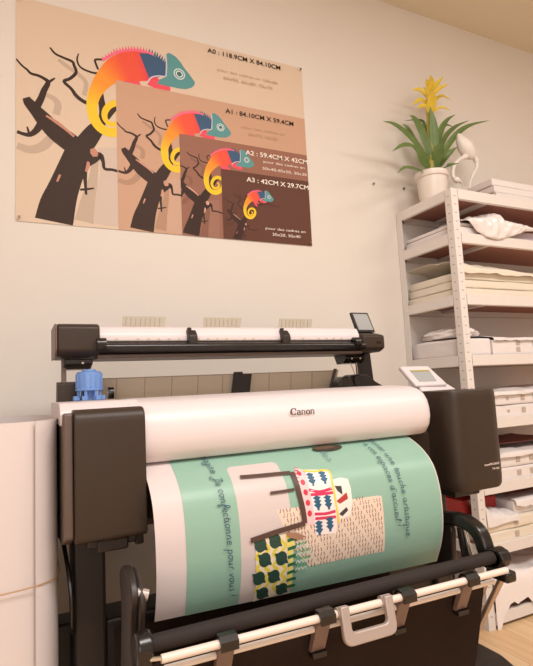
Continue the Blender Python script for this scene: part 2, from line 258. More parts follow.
PROFILE=[(-0.7, 0.842), (-0.7056, 0.8403), (-0.7112, 0.8388), (-0.7169, 0.8373), (-0.7225, 0.8357), (-0.7281, 0.8341), (-0.7337, 0.8323), (-0.7394, 0.8303), (-0.745, 0.828), (-0.7507, 0.8254), (-0.7565, 0.8226), (-0.7623, 0.8196), (-0.7681, 0.8164), (-0.7739, 0.8131), (-0.7795, 0.8096), (-0.7849, 0.8059), (-0.79, 0.802), (-0.795, 0.798), (-0.7999, 0.7939), (-0.8046, 0.7897), (-0.8092, 0.7853), (-0.8136, 0.7807), (-0.8177, 0.7758), (-0.8215, 0.7706), (-0.825, 0.765), (-0.8282, 0.759), (-0.831, 0.7526), (-0.8336, 0.7459), (-0.8359, 0.7389), (-0.838, 0.7318), (-0.8399, 0.7245), (-0.8415, 0.7172), (-0.843, 0.71), (-0.8442, 0.7027), (-0.8452, 0.6951), (-0.8459, 0.6874), (-0.8464, 0.6797), (-0.8467, 0.672), (-0.8469, 0.6644), (-0.847, 0.6571), (-0.847, 0.65), (-0.8469, 0.6433), (-0.8468, 0.6367), (-0.8465, 0.6304), (-0.8461, 0.6242), (-0.8455, 0.6181), (-0.8448, 0.6121), (-0.844, 0.606), (-0.843, 0.6), (-0.8419, 0.594), (-0.8406, 0.5881), (-0.8392, 0.5822), (-0.8376, 0.5764), (-0.8359, 0.5706), (-0.8341, 0.5648), (-0.8321, 0.5589), (-0.83, 0.553), (-0.8277, 0.547), (-0.8251, 0.5411), (-0.8224, 0.5351), (-0.8196, 0.5291), (-0.8166, 0.523), (-0.8137, 0.517), (-0.8108, 0.511), (-0.808, 0.505)]
LEAVES=[([(0.6015, -0.13, 2.0084), (0.539, -0.1527, 2.0788), (0.4427, -0.1755, 2.1294), (0.3473, -0.1983, 2.1498), (0.2892, -0.2, 2.1519)], 0.0105), ([(0.5955, -0.13, 2.0188), (0.4709, -0.182, 2.0656), (0.3578, -0.234, 2.0342), (0.2841, -0.25, 1.9892)], 0.0096), ([(0.5776, -0.13, 1.9824), (0.4536, -0.2037, 1.9512), (0.3216, -0.2773, 1.909), (0.2559, -0.3, 1.8654)], 0.0067), ([(0.6304, -0.13, 2.0125), (0.6015, -0.1398, 2.0947), (0.5526, -0.1495, 2.1836), (0.5069, -0.1593, 2.2265), (0.4828, -0.16, 2.2383)], 0.0134), ([(0.6449, -0.13, 2.0146), (0.6369, -0.143, 2.1217), (0.6289, -0.156, 2.2284), (0.6152, -0.16, 2.3097)], 0.0163), ([(0.6523, -0.13, 2.0157), (0.6747, -0.1202, 2.1383), (0.7239, -0.1105, 2.2332), (0.7864, -0.1008, 2.3032), (0.8455, -0.1, 2.3427)], 0.0105), ([(0.6669, -0.13, 2.0178), (0.7185, -0.1333, 2.1164), (0.8008, -0.1365, 2.2107), (0.8976, -0.1397, 2.2742), (1.0407, -0.14, 2.3275)], 0.0105), ([(0.6596, -0.13, 2.0167), (0.7438, -0.0997, 2.1827), (0.8628, -0.0693, 2.2904), (0.9847, -0.06, 2.3573)], 0.0086), ([(0.6756, -0.13, 2.0305), (0.6862, -0.1755, 2.0696), (0.7312, -0.2, 2.1055)], 0.0105), ([(0.6798, -0.13, 2.0025), (0.6455, -0.208, 1.9935), (0.674, -0.25, 1.9932)], 0.0067), ([(0.5931, -0.13, 2.0636), (0.5447, -0.1083, 2.1565), (0.5279, -0.0867, 2.2212), (0.5072, -0.08, 2.238)], 0.0077), ([(0.6697, -0.13, 2.11), (0.737, -0.0953, 2.2192), (0.8099, -0.0607, 2.2973), (0.8842, -0.05, 2.3062)], 0.0067), ([(0.6383, -0.13, 2.0194), (0.6333, -0.1755, 2.0838), (0.635, -0.2, 2.1088)], 0.0182), ([(0.6111, -0.13, 2.1006), (0.6357, -0.0953, 2.2365), (0.6438, -0.0607, 2.293), (0.5508, -0.05, 2.2809)], 0.0058), ([(0.5871, -0.13, 2.0063), (0.5302, -0.156, 2.0204), (0.5, -0.17, 2.0483)], 0.0086)]
BRACTS=[([(0.6537, -0.13, 2.4096), (0.6378, -0.155, 2.4388), (0.6167, -0.18, 2.46)], 0.0125), ([(0.6537, -0.13, 2.4096), (0.6627, -0.11, 2.4584), (0.6731, -0.09, 2.5082)], 0.0086), ([(0.6575, -0.13, 2.4045), (0.6892, -0.14, 2.447), (0.7323, -0.15, 2.496)], 0.0086), ([(0.6631, -0.13, 2.388), (0.6889, -0.16, 2.4179), (0.7238, -0.19, 2.4284)], 0.0077), ([(0.6395, -0.13, 2.3714), (0.6072, -0.115, 2.4139), (0.5636, -0.1, 2.4164)], 0.0086), ([(0.6358, -0.13, 2.3356), (0.5677, -0.15, 2.3363), (0.492, -0.17, 2.2819)], 0.0086), ([(0.6381, -0.13, 2.2895), (0.5811, -0.155, 2.3055), (0.5131, -0.18, 2.2674)], 0.0105), ([(0.6667, -0.13, 2.3535), (0.7444, -0.11, 2.4161), (0.8342, -0.09, 2.4276)], 0.0067), ([(0.6616, -0.13, 2.3057), (0.7062, -0.14, 2.3327), (0.7624, -0.15, 2.3244)], 0.0048), ([(0.6411, -0.13, 2.29), (0.6271, -0.16, 2.3409), (0.6086, -0.19, 2.3777)], 0.0173), ([(0.6543, -0.13, 2.3745), (0.6973, -0.115, 2.4392), (0.7444, -0.1, 2.4942)], 0.0096), ([(0.6427, -0.13, 2.3603), (0.6085, -0.15, 2.3887), (0.5694, -0.17, 2.392)], 0.0096)]
# ---------------------------------------------------------------- flat print surfaces (poster)
class Print:
    """layers of coloured ink polygons collected into one mesh"""
    def __init__(s, f): s.bm = B(); s.cl = s.bm.loops.layers.float_color.new('Ink'); s.f = f; s.k = 0
    clip = None
    def face(s, pts, cols):
        if s.clip: pts = [(max(s.clip[0], min(s.clip[1], p[0])), max(s.clip[2], min(s.clip[3], p[1]))) for p in pts]
        vs = [s.bm.verts.new(s.f(p[0], p[1], s.k)) for p in pts]
        try: fc = s.bm.faces.new(vs)
        except ValueError: return
        for l, c in zip(fc.loops, cols): l[s.cl] = lin(c)+(1,)
    def poly(s, pts, col, up=True):
        if up: s.k += 1
        t = tessellate_polygon([[Vector((p[0], p[1], 0)) for p in pts]])
        for tri in t: s.face([pts[i] for i in tri], [col]*3)
    def ribbon(s, pts, cols, up=True, n=4, smooth=True, fade=None):
        """pts: (a, b, halfwidth); cols: one colour or one per point"""
        if up: s.k += 1
        multi = isinstance(cols, list)
        P = spline([Vector(p) for p in pts], n) if smooth else [Vector(p) for p in pts]
        step = n if smooth else 1
        L = []; R = []; C = []
        for i, p in enumerate(P):
            t = (P[min(i+1, len(P)-1)]-P[max(i-1, 0)]); t = Vector((t.x, t.y)).normalized(); nn = Vector((-t.y, t.x))*max(p.z, 0)
            L.append((p.x+nn.x, p.y+nn.y)); R.append((p.x-nn.x, p.y-nn.y))
            if multi:
                q = i/step; j = min(int(q), len(cols)-2); u = q-j
                C.append(tuple(cols[j][m]*(1-u)+cols[j+1][m]*u for m in range(3)))
            else: C.append(cols)
        for i in range(len(P)-1): s.face([L[i], L[i+1], R[i+1], R[i]], [C[i], C[i+1], C[i+1], C[i]])
    def disc(s, c, r, col, ry=None, n=20, up=True):
        ry = ry or r
        s.poly([(c[0]+r*math.cos(2*PI*i/n), c[1]+ry*math.sin(2*PI*i/n)) for i in range(n)], col, up)
def mixc(a, b, t): return tuple(a[i]*(1-t)+b[i]*t for i in range(3))
def poster():
    t = thing('poster', 'large wall poster of a colourful chameleon repeated in four nested paper sizes', 'poster', (-.5945, 0, 1.6125))
    PS = 1.189
    pr = Print(lambda x, z, k: (x, -.0030-.00002*k, z))
    pr.k = 0
    def sheet(s, bg, tree, bark, sub, vis, gs=1, gx=0, gz=0):
        fx = lambda a: -a*PS*s
        fz = lambda b: 1.6125+b*PS*s
        W = 1.189*s; H = .841*s; pr.clip = (-W, 0, 1.6125, 1.6125+H)
        hx, hz = fx(.49), fz(.40)
        f = lambda L: [(hx+(fx(p[0])-hx)*gs+gx, hz+(fz(p[1])-hz)*gs+gz)+((p[2]*PS*s*gs,) if len(p) > 2 else ()) for p in L]
        pr.poly([(-W, 1.6125), (0, 1.6125), (0, 1.6125+H), (-W, 1.6125+H)], bg)
        if vis > 0: pr.poly(f(ART['grey']), mixc(bg, (196, 180, 172), vis))
        for q in ART['shadow']: pr.ribbon(f(q), mixc(bg, tree, .16))
        clip = lambda q: [(max(-W, min(0, p[0])), max(1.6127, p[1]))+tuple(p[2:]) for p in q]
        for q in ART['trees']: pr.ribbon(clip(f(q)), tree)
        for q in ART['bark']: pr.ribbon(f(q), bark)
        for q in ART['branch']:
            if vis <= 0: pr.ribbon(f(q), tree)
        # chameleon
        red, org, yel, navy = (232, 78, 72), (240, 150, 52), (240, 200, 44), (64, 92, 124)
        for q in ART['legs']: pr.ribbon(f(q), (232, 84, 98))
        body = f(ART['body']); n = len(body)
        def bc(i):
            if i < 3: return (228, 74, 84)
            if i < 6: return (234, 88, 66)
            if i < 9: return mixc((238, 104, 58), org, (i-6)/2)
            if i < 13: return mixc(org, yel, (i-9)/4)
            return yel
        pr.ribbon(body, [bc(i) for i in range(n)], n=5)
        cr = f(ART['crest'])
        pr.k += 1
        for i in range(len(cr)-1):
            for h in (0, .5):
                a = Vector(cr[i]).lerp(Vector(cr[i+1]), h); b = Vector(cr[i]).lerp(Vector(cr[i+1]), h+.5)
                d = (b-a); m = (a+b)/2+Vector((-d.y, d.x)).normalized()*.016*s*(.7 if i < 2 else 1)
                if m.y < a.y: m = (a+b)/2-Vector((-d.y, d.x)).normalized()*.016*s
                c = (238, 92, 130) if i < 8 else navy
                pr.face([tuple(a-Vector((0, .008*s))), tuple(b-Vector((0, .008*s))), tuple(m)], [c]*3)
        pr.ribbon([(p[0], p[1]-.004*s, .005*s) for p in cr[:10]], (240, 110, 140))
        pr.poly(f(ART['navy']), navy)
        pr.poly(f(ART['headp']), (92, 150, 152))
        pr.ribbon(f(ART['outline']), (206, 196, 210))
        (ea, eb), er = ART['eye']; er *= PS*s; e = f([(ea, eb)])[0]
        for r, c in ((1, (214, 222, 216)), (.82, (96, 152, 158)), (.62, (214, 222, 216)), (.42, (70, 104, 112))): pr.disc(e, er*r, c)
    sheet(1, (218, 196, 174), (58, 40, 30), (196, 138, 116), 0, .55)
    sheet(.7071, (200, 160, 134), (60, 40, 30), (200, 150, 130), 0, .2)
    sheet(.5, (150, 104, 86), (58, 38, 30), (210, 160, 140), 0, .12, 1.08, -.008, .006)
    sheet(.35355, (98, 62, 50), (66, 42, 36), (176, 140, 124), 0, 0, .96, .004, -.036)
    cc = dict(k=(64, 44, 34), w=(246, 234, 222), g=(190, 160, 122))
    pr.clip = None; pr.k += 1
    for s, x, z, W, h, col, bold in ART['text']:
        V, F = text_tris(s, .012 if bold else .0)
        for fce in F:
            pr.face([(x+V[i][0]*W, z+V[i][1]*h*1.0) for i in fce], [cc[col]]*len(fce))
    bm = pr.bm
    o = finish('printed_face', bm, colmat('poster_ink', .5, .2), t, smooth=False)
    finish('paper_sheet', box(B(), -1.189, 0, -.0028, -.0012, 1.6125, 2.4535), M['paper'], t)
    for x, z in ((-1.178, 1.625), (-.011, 1.625), (-.011, 2.442), (-1.178, 2.442)):
        finish('pin', lathe(B(), [(.0045, -.016), (.0045, -.0135), (.002, -.0132), (.001, -.004)], (x, 0, z), 12, axis='Y'), M['screw'], t)
poster()

# ---------------------------------------------------------------- rolled sheet at the left
def roll_sheet():
    t = thing('rolled_sheet', 'big loose roll of milky white sheet standing on end left of the printer', 'roll', (-1.50, -.50, 0))
    def sup(a, d):
        c, s_ = math.cos(a), math.sin(a); e = 2/7
        return (-1.50+(.40-d)*math.copysign(abs(c)**e, c), -.50+(.255-d)*math.copysign(abs(s_)**e, s_))
    bm = B(); n = 360; Z0, Z1 = 0.0, .950
    rings = []
    for z in (Z0, Z1):
        for side in (0, 1):
            rg = []
            for i in range(n+1):
                a = -.88+i/n*(2*PI+.6); x, y = sup(a, .010*i/n+(.0025 if side else 0))
                rg.append(bm.verts.new((x, y, z)))
            rings.append(rg)
    a0, a1, b0, b1 = rings
    for i in range(n):
        bm.faces.new((a0[i], a0[i+1], b0[i+1], b0[i])); bm.faces.new((a1[i], b1[i], b1[i+1], a1[i+1]))
        bm.faces.new((b0[i], b0[i+1], b1[i+1], b1[i])); bm.faces.new((a0[i], a1[i], a1[i+1], a0[i+1]))
    for i in (0, n): bm.faces.new((a0[i], b0[i], b1[i], a1[i]))
    finish('sheet', bm, M['drum'], t)
    finish('rubber_band', tube(B(), [sup(2*PI*i/360, -.0015)+(.619,) for i in range(361)], .0014, 6), M['band'], t)
roll_sheet()

# ---------------------------------------------------------------- printer
def printer():
    P = thing('large_format_printer', 'white and dark grey large format printer printing a green banner', 'printer', (-.44, -.6, 0))
    F = lambda name, bm, m, par=P, **k: finish(name, bm, m, par, **k)
    # left ink unit
    prof = rounded([(-.785, .695), (-.785, .969), (-.50, .969), (-.50, .695)], [.012, .03, .004, .004])
    lu = F('left_ink_unit', prismx(B(), prof, -1.078, -.930), M['dark'], bevel=.004)
    finish('side_panel', prismx(B(), rounded([(-.772, .705), (-.772, .964), (-.47, .944), (-.44, .66), (-.70, .68)], .008), -1.098, -1.079), M['side'], lu, bevel=.003)
    bm = B(); box(bm, -1.05, -.945, -.74, -.60, .672, .694); box(bm, -1.03, -.965, -.75, -.73, .664, .690); box(bm, -.945, -.925, -.72, -.62, .66, .69)
    finish('lower_lip', bm, M['black'], lu, bevel=.004)
    # main body, dark lower chassis
    body = rounded([(-.66, .70), (-.70, .76), (-.70, .84), (-.45, .93), (-.36, .93), (-.30, .86), (-.30, .66), (-.56, .66)], .012)
    F('chassis', prismx(B(), body, -1.096, .160), M['dark'], bevel=.003)
    F('left_end_cover', prismx(B(), rounded([(-.735, .966), (-.70, .985), (-.42, .985), (-.37, .945), (-.735, .935)], .01), -1.101, -.93), M['white'], bevel=.004)
    # big white front cover
    prof = [(-.728, .838), (-.742, .842), (-.758, .865), (-.764, .89), (-.763, .915), (-.756, .94), (-.742, .960), (-.720, .974), (-.69, .981), (-.62, .985), (-.42, .985), (-.38, .975), (-.36, .94), (-.42, .92), (-.70, .845)]
    bm = B(); xs = [(-.930, 1)]+[(-.105, 1), (-.095, .985), (-.089, .955), (-.086, .90)]
    cy, cz = -.60, .92
    xs = [(-.955, 1), (-.118, 1), (-.106, .99), (-.097, .968), (-.091, .935), (-.088, .89)]
    rings = [[bm.verts.new((x, cy+(y-cy)*(.5+.5*k), cz+(z-cz)*k)) for y, z in prof] for x, k in xs]
    for a, b in zip(rings, rings[1:]):
        for i in range(len(prof)): bm.faces.new((a[i], a[(i+1) % len(prof)], b[(i+1) % len(prof)], b[i]))
    bm.faces.new(rings[0]); bm.faces.new(rings[-1])
    cv = F('front_cover', bm, M['white'], angle=50)
    bm = B(); prismx(bm, [(p[0]-.0006, p[1]+.0005) for p in prof[7:11]]+[(p[0], p[1]-.002) for p in prof[7:11]][::-1], -.9555, -.9525)
    finish('cover_seam', bm, M['band'], cv)
    # logo
    bm = B(); logo(bm)
    finish('logo', bm, M['ink'], cv, smooth=False)
    # right unit
    prof = rounded([(-.10, -.50), (-.045, -.70), (-.045, -.805), (.122, -.805), (.16, -.78), (.165, -.46)], [.01, .05, .055, .02, .02, .01], 7)  # plan view
    bm = B(); lv = [(.664, .0), (.672, -.006), (.70, -.006)]
    zs = [(.668, .96), (.676, .99), (.70, 1), (.935, 1), (.952, .992), (.960, .97)]
    cx0, cy0 = .05, -.64
    rings = [[bm.verts.new((cx0+(x-cx0)*k, cy0+(y-cy0)*k, z)) for x, y in prof] for z, k in zs]
    for a, b in zip(rings, rings[1:]):
        for i in range(len(prof)): bm.faces.new((a[i], a[(i+1) % len(prof)], b[(i+1) % len(prof)], b[i]))
    bm.faces.new(rings[0]); bm.faces.new(rings[-1])
    ru = F('right_ink_unit', bm, M['dark'], angle=50)
    bm = B(); box(bm, -.03, .07, -.77, -.62, .650, .671); box(bm, .03, .09, -.75, -.6, .655, .672)
    finish('lower_lip', bm, M['black'], ru, bevel=.004)
    bm = B(); add_text(bm, 'imagePROGRAF', (.058, -.8062, .7335), (1, 0, 0), (0, 0, 1), .062, .0085, .02, .2)
    add_text(bm, 'TM-305', (.088, -.8062, .722), (1, 0, 0), (0, 0, 1), .030, .006, .02)
    finish('model_lettering', bm, M['logow'], ru, smooth=False)
    bm = B(); box(bm, .0, .0012, 0, .0012, 0, .2)
    bm.free()
    # control panel
    n = Vector((-.05, -.62, .78)).normalized()
    A, Bq, C, D = Vector((.001, -.53, 1.048)), Vector((.128, -.53, 1.047)), Vector((.146, -.60, .978)), Vector((.008, -.60, .9785))
    def quadslab(bm, pts, th, nn, mi=0):
        pts = [Vector(p) for p in pts]; a = [bm.verts.new(p) for p in pts]; b = [bm.verts.new(p-nn*th) for p in pts]
        for i in range(4): bm.faces.new((a[i], a[(i+1) % 4], b[(i+1) % 4], b[i])).material_index = mi
        bm.faces.new(a).material_index = mi; bm.faces.new(b[::-1]).material_index = mi
    nn = (Bq-A).cross(D-A).normalized(); nn = nn if nn.z > 0 else -nn
    cp = F('control_panel', (lambda bm: (quadslab(bm, [A, Bq, C, D], .016, nn), bm)[1])(B()), M['white'], bevel=.005)
    def uvp(u, v, h): return A+(Bq-A)*u+(D-A)*v+nn*h
    bm = B(); quadslab(bm, [uvp(.20, .24, .0012), uvp(.88, .24, .0012), uvp(.80, .82, .0012), uvp(.20, .82, .0012)], .002, nn)
    finish('display', bm, M['screen'], cp)
    bm = B(); quadslab(bm, [uvp(.22, .26, .0018), uvp(.86, .26, .0018), uvp(.85, .32, .0018), uvp(.22, .32, .0018)], .001, nn)
    finish('menu_bar', bm, M['screeny'], cp)
    bm = B(); quadslab(bm, [uvp(.3, .3, -.012), uvp(.98, .3, -.012), (.185, -.60, .960), (.02, -.61, .960)], .02, Vector((0, -.3, .9)))
    F('panel_mount', bm, M['white'], bevel=.006)
    # stand
    for x0, x1 in ((-1.066, -.992), (.030, .098)):
        F('stand_leg', box(B(), x0, x1, -.60, -.50, .09, .70), M['black'] if x0 > -1 else M['black'], bevel=.008)
        ft = F('stand_foot', prismx(B(), rounded([(-.76, .05), (-.75, .085), (-.66, .11), (-.46, .11), (-.22, .08), (-.22, .05)], .012), x0-.004, x1+(.12 if x0 > 0 else .004)), M['black'], bevel=.006)
        for y in (-.70, -.27):
            xc = (x0+x1)/2
            bm = B(); lathe(bm, [(.005, -.014), (.024, -.014), (.026, -.01), (.026, .01), (.024, .014), (.005, .014)], (xc, y, .026), 20, axis='X')
            box(bm, xc-.018, xc+.018, y-.008, y+.008, .026, .056)
            finish('caster', bm, M['gloss'], ft, bevel=.001)
    F('stand_crossbar', box(B(), -.992, .03, -.58, -.53, .30, .46), M['black'], bevel=.006)
    F('lower_crossbar', box(B(), -1.10, .03, -.50, -.42, .20, .44), M['black'], bevel=.006)
    # dangling cable at the left
    F('power_cable', tube(B(), spline([(-1.086, -.52, .70), (-1.085, -.56, .66), (-1.078, -.62, .60), (-1.074, -.64, .55), (-1.073, -.64, .49), (-1.069, -.61, .46)], 6), .005, 8), M['gloss'])
    # ---- catch basket
    bk = F('catch_basket', basket_cloth(), M['cloth'], angle=60)
    xl, xr = -.965, -.135
    rz = lambda x: .552-.012*(x-xl)/(xr-xl)
    finish('front_rail', tube(B(), [(xl, -1.02, rz(xl)-.002), (xr, -1.02, rz(xr)-.002)], .0075, 14), M['rail'], bk)
    finish('lower_rail', tube(B(), [(xl+.01, -.998, rz(xl)-.030), (xr-.02, -.998, rz(xr)-.030)], .006, 14), M['rail'], bk)
    finish('foam_rod', tube(B(), [(-1.0, -.975, .558), (-.120, -.975, .555)], .0150, 18), M['rod'], bk)
    for x in (-.845, -.640, -.437, -.252):
        z = rz(x)-.002
        prof = [(-1.031, z-.008), (-1.031, z+.004), (-1.024, z+.0105), (-1.010, z+.0105), (-1.003, z), (-.998, z-.012), (-.972, z-.078), (-.980, z-.080), (-.986, z-.076), (-1.013, z-.018), (-1.022, z-.012)]
        st = finish('rail_strap', prismx(B(), prof, x-.016, x+.016), M['strap'], bk, bevel=.0015)
        finish('clip', prismx(B(), [(-1.0335, z-.010), (-1.0335, z+.006), (-1.024, z+.0135), (-1.008, z+.0135), (-1.000, z+.002), (-1.006, z+.000), (-1.012, z+.009), (-1.022, z+.009), (-1.029, z+.002), (-1.029, z-.010)], x-.017, x+.017), M['gloss'], st)
        finish('end_stop', box(B(), x-.016, x+.016, -.992, -.972, z-.088, z-.078), M['gloss'], st, bevel=.001)
    # handle
    z = rz(-.55)
    bm = B(); outer = rounded([(-.064, .012), (-.064, -.060), (.064, -.060), (.064, .012)], [0, .02, .02, 0])
    inner = rounded([(.044, .012), (.044, -.037), (-.044, -.037), (-.044, .012)], [0, .01, .01, 0])
    prismv(bm, outer+inner, (-.548, -1.024, z), (1, 0, -.014), (0, .16, 1), (0, -.012, .002))
    h = finish('basket_handle', bm, M['silver'], bk, bevel=.0025)
    for sx in (-.054, .054): finish('handle_clamp', tube(B(), [(-.548+sx-.012, -1.02, z-.001), (-.548+sx+.012, -1.02, z-.001)], .0115, 14), M['silver'], bk)
    # right side arm: curved arch, slot, silver bar, joint, strut
    arch = spline([(-.70, .590), (-.77, .607), (-.83, .618), (-.885, .621), (-.928, .604), (-.944, .572), (-.948, .54)], 5)
    def flatarm(pts, wd, x0, x1):
        bm = B(); L = []; R = []
        for i, p in enumerate(pts):
            t = (pts[min(i+1, len(pts)-1)]-pts[max(i-1, 0)]).normalized(); nrm = Vector((-t.y, t.x)); w_ = wd[min(int(i/(len(pts)-1)*(len(wd)-1)+.5), len(wd)-1)]
            L.append(p+nrm*w_); R.append(p-nrm*w_)
        prismx(bm, [tuple(q) for q in L+R[::-1]], x0, x1); return bm
    ra = F('right_basket_arm', flatarm(arch, [.014, .016, .017, .017, .017, .015], -.134, -.100), M['gloss'], bevel=.006)
    bm = B(); prismx(bm, rounded([(-.70, .60), (-.80, .612), (-.845, .60), (-.835, .50), (-.70, .46), (-.64, .52)], .02), -.126, -.108)
    finish('gusset', bm, M['black'], ra, bevel=.004)
    finish('silver_bar', tube(B(), [(-.114, -.878, .606), (-.112, -.885, .56), (-.112, -.902, .50)], .0055, 12), M['chrome'], ra)
    finish('inner_bar', tube(B(), [(-.111, -.862, .60), (-.111, -.868, .55), (-.111, -.88, .50)], .011, 12), M['gloss'], ra)
    bm = B(); lathe(bm, [(.004, -.018), (.022, -.018), (.025, -.015), (.025, .015), (.022, .018), (.004, .018)], (-.112, -.978, .552), 28, axis='X')
    prismx(bm, rounded([(-.94, .57), (-1.0, .575), (-1.01, .55), (-.96, .52), (-.93, .53)], .01), -.130, -.098)
    j = finish('joint', bm, M['gloss'], ra, bevel=.002)
    bm = B(); box(bm, -.134, -.100, -1.020, -.955, .504, .530); finish('joint_block', bm, M['gloss'], ra, bevel=.006)
    for dx, dy in ((0, 0), (-.012, .03)):
        F('strut', tube(B(), [(-.108+dx, -.985+dy, .510), (-.108+dx, -.72+dy*.4, .075)], .008, 12), M['steel'])
    F('strut_bracket', prismx(B(), rounded([(-.88, .36), (-.905, .325), (-.87, .25), (-.80, .20), (-.78, .30), (-.82, .37)], .008), -.150, -.128), M['black'], bevel=.003)
    F('strut_foot', prismx(B(), rounded([(-.86, .01), (-.84, .09), (-.78, .12), (-.66, .11), (-.60, .01)], .025), -.15, -.03), M['black'], bevel=.008)
    # left side arm
    la = F('left_basket_arm', prismx(B(), spl2([(-.84, .44), (-.862, .53), (-.868, .60), (-.855, .650), (-.90, .676), (-.945, .668), (-.972, .64), (-.955, .60), (-.950, .555), (-.96, .50), (-.94, .44)]), -1.004, -.990), M['black'], bevel=.003)
    finish('arm_lip', tube(B(), [(-.992, -.958, .642), (-.972, -.962, .636)], .010, 16), M['silver'], la)
    finish('arm_rim', tube(B(), spline([(-.988, -.86, .64), (-.986, -.90, .665), (-.985, -.945, .655), (-.984, -.970, .63), (-.984, -.958, .59), (-.984, -.955, .53)], 5), .006, 12), M['black'], la)
    bm = B(); lathe(bm, [(.004, -.014), (.024, -.014), (.027, -.011), (.027, .011), (.024, .014), (.004, .014)], (-.988, -.985, .560), 28, axis='X')
    prismx(bm, rounded([(-1.012, .56), (-.958, .56), (-.955, .44), (-1.0, .44)], .008), -.998, -.978)
    finish('joint', bm, M['gloss'], la, bevel=.002)
    finish('axle_pin', tube(B(), [(-.985, -1.005, .548), (-.955, -1.02, .550)], .004, 10), M['chrome'], la)
    F('strut', tube(B(), [(-.99, -.97, .52), (-.985, -.72, .075)], .008, 12), M['steel'])
    F('strut_foot', prismx(B(), rounded([(-.86, .01), (-.84, .09), (-.78, .12), (-.66, .11), (-.60, .01)], .025), -1.05, -.94), M['black'], bevel=.008)
def spl2(pts): return [tuple(p) for p in spline([Vector(p) for p in pts], 3)]
def basket_cloth():
    K = [(-.985, .528), (-.980, .50), (-.950, .40), (-.90, .25), (-.84, .14), (-.76, .10), (-.66, .16), (-.62, .30), (-.60, .44)]
    P = spline([Vector(k) for k in K], 6); bm = B(); nx = 40; g = []
    for i, p in enumerate(P):
        t = (P[min(i+1, len(P)-1)]-P[max(i-1, 0)]).normalized(); nn = Vector((t.y, -t.x))
        row = []
        for j in range(nx+1):
            u = j/nx; x = -.975+u*.815
            d = .006*math.sin(u*9+i*.3)*min(1, i/6)*min(1, (len(P)-1-i)/6)
            row.append((x, p.x+nn.x*d, p.y+nn.y*d, nn))
        g.append(row)
    a = [[bm.verts.new((q[0], q[1], q[2])) for q in r] for r in g]
    b = [[bm.verts.new((q[0], q[1]-q[3].x*.002, q[2]-q[3].y*.002)) for q in r] for r in g]
    for s in (a, b):
        for i in range(len(s)-1):
            for j in range(nx): bm.faces.new((s[i][j], s[i][j+1], s[i+1][j+1], s[i+1][j]))
    for i in range(len(a)-1):
        for j in (0, nx): bm.faces.new((a[i][j], a[i+1][j], b[i+1][j], b[i][j]))
    for i in (0, len(a)-1):
        for j in range(nx): bm.faces.new((a[i][j], a[i][j+1], b[i][j+1], b[i][j]))
    return bm
def logo(bm):
    """serif word mark on the cover: thick-and-thin letter strokes"""
    Y = -.7655
    def stroke(pts, ws, ox, s=1.0):
        pts = [Vector(p) for p in pts]; L = []; R = []
        for i, p in enumerate(pts):
            t = (pts[min(i+1, len(pts)-1)]-pts[max(i-1, 0)]).normalized(); n = Vector((-t.y, t.x))*ws[min(i, len(ws)-1)]
            L.append(p+n); R.append(p-n)
        for i in range(len(pts)-1):
            bm.faces.new([bm.verts.new((ox+q.x*S, Y, Z+q.y*S)) for q in (L[i], L[i+1], R[i+1], R[i])])
    def arc(cx, cy, rx, ry, a0, a1, thick, thin, ox, n=18):
        pts = []; ws = []
        for i in range(n+1):
            a = math.radians(a0+(a1-a0)*i/n); pts.append((cx+rx*math.cos(a), cy+ry*math.sin(a))); ws.append(thin+(thick-thin)*abs(math.cos(a)))
        stroke(pts, ws, ox)
    S = .0112; Z = .9235; x = -.5570
    arc(.8, .8, .7, .72, 40, 320, .22, .07, x); stroke([(1.3, 1.5), (1.36, .95)], [.05, .12], x)
    x += .0182
    def la(x):
        arc(.42, .36, .3, .3, 40, 320, .15, .06, x); arc(.42, .72, .36, .3, 10, 160, .13, .06, x); stroke([(.80, .9), (.80, .12)], [.13], x); stroke([(.66, .05), (1.02, .05)], [.05], x)
    def ln(x):
        stroke([(.2, 1.0), (.2, 0)], [.13], x); stroke([(0, .97), (.2, .97)], [.05], x); arc(.58, .66, .32, .34, 0, 150, .13, .06, x); stroke([(.92, .7), (.92, 0)], [.13], x)
        stroke([(.02, .04), (.40, .04)], [.045], x); stroke([(.74, .04), (1.12, .04)], [.045], x)
    la(x); x += .0124; ln(x); x += .0146; arc(.5, .5, .42, .46, 0, 360, .17, .07, x, 26); x += .0126; ln(x)
printer()

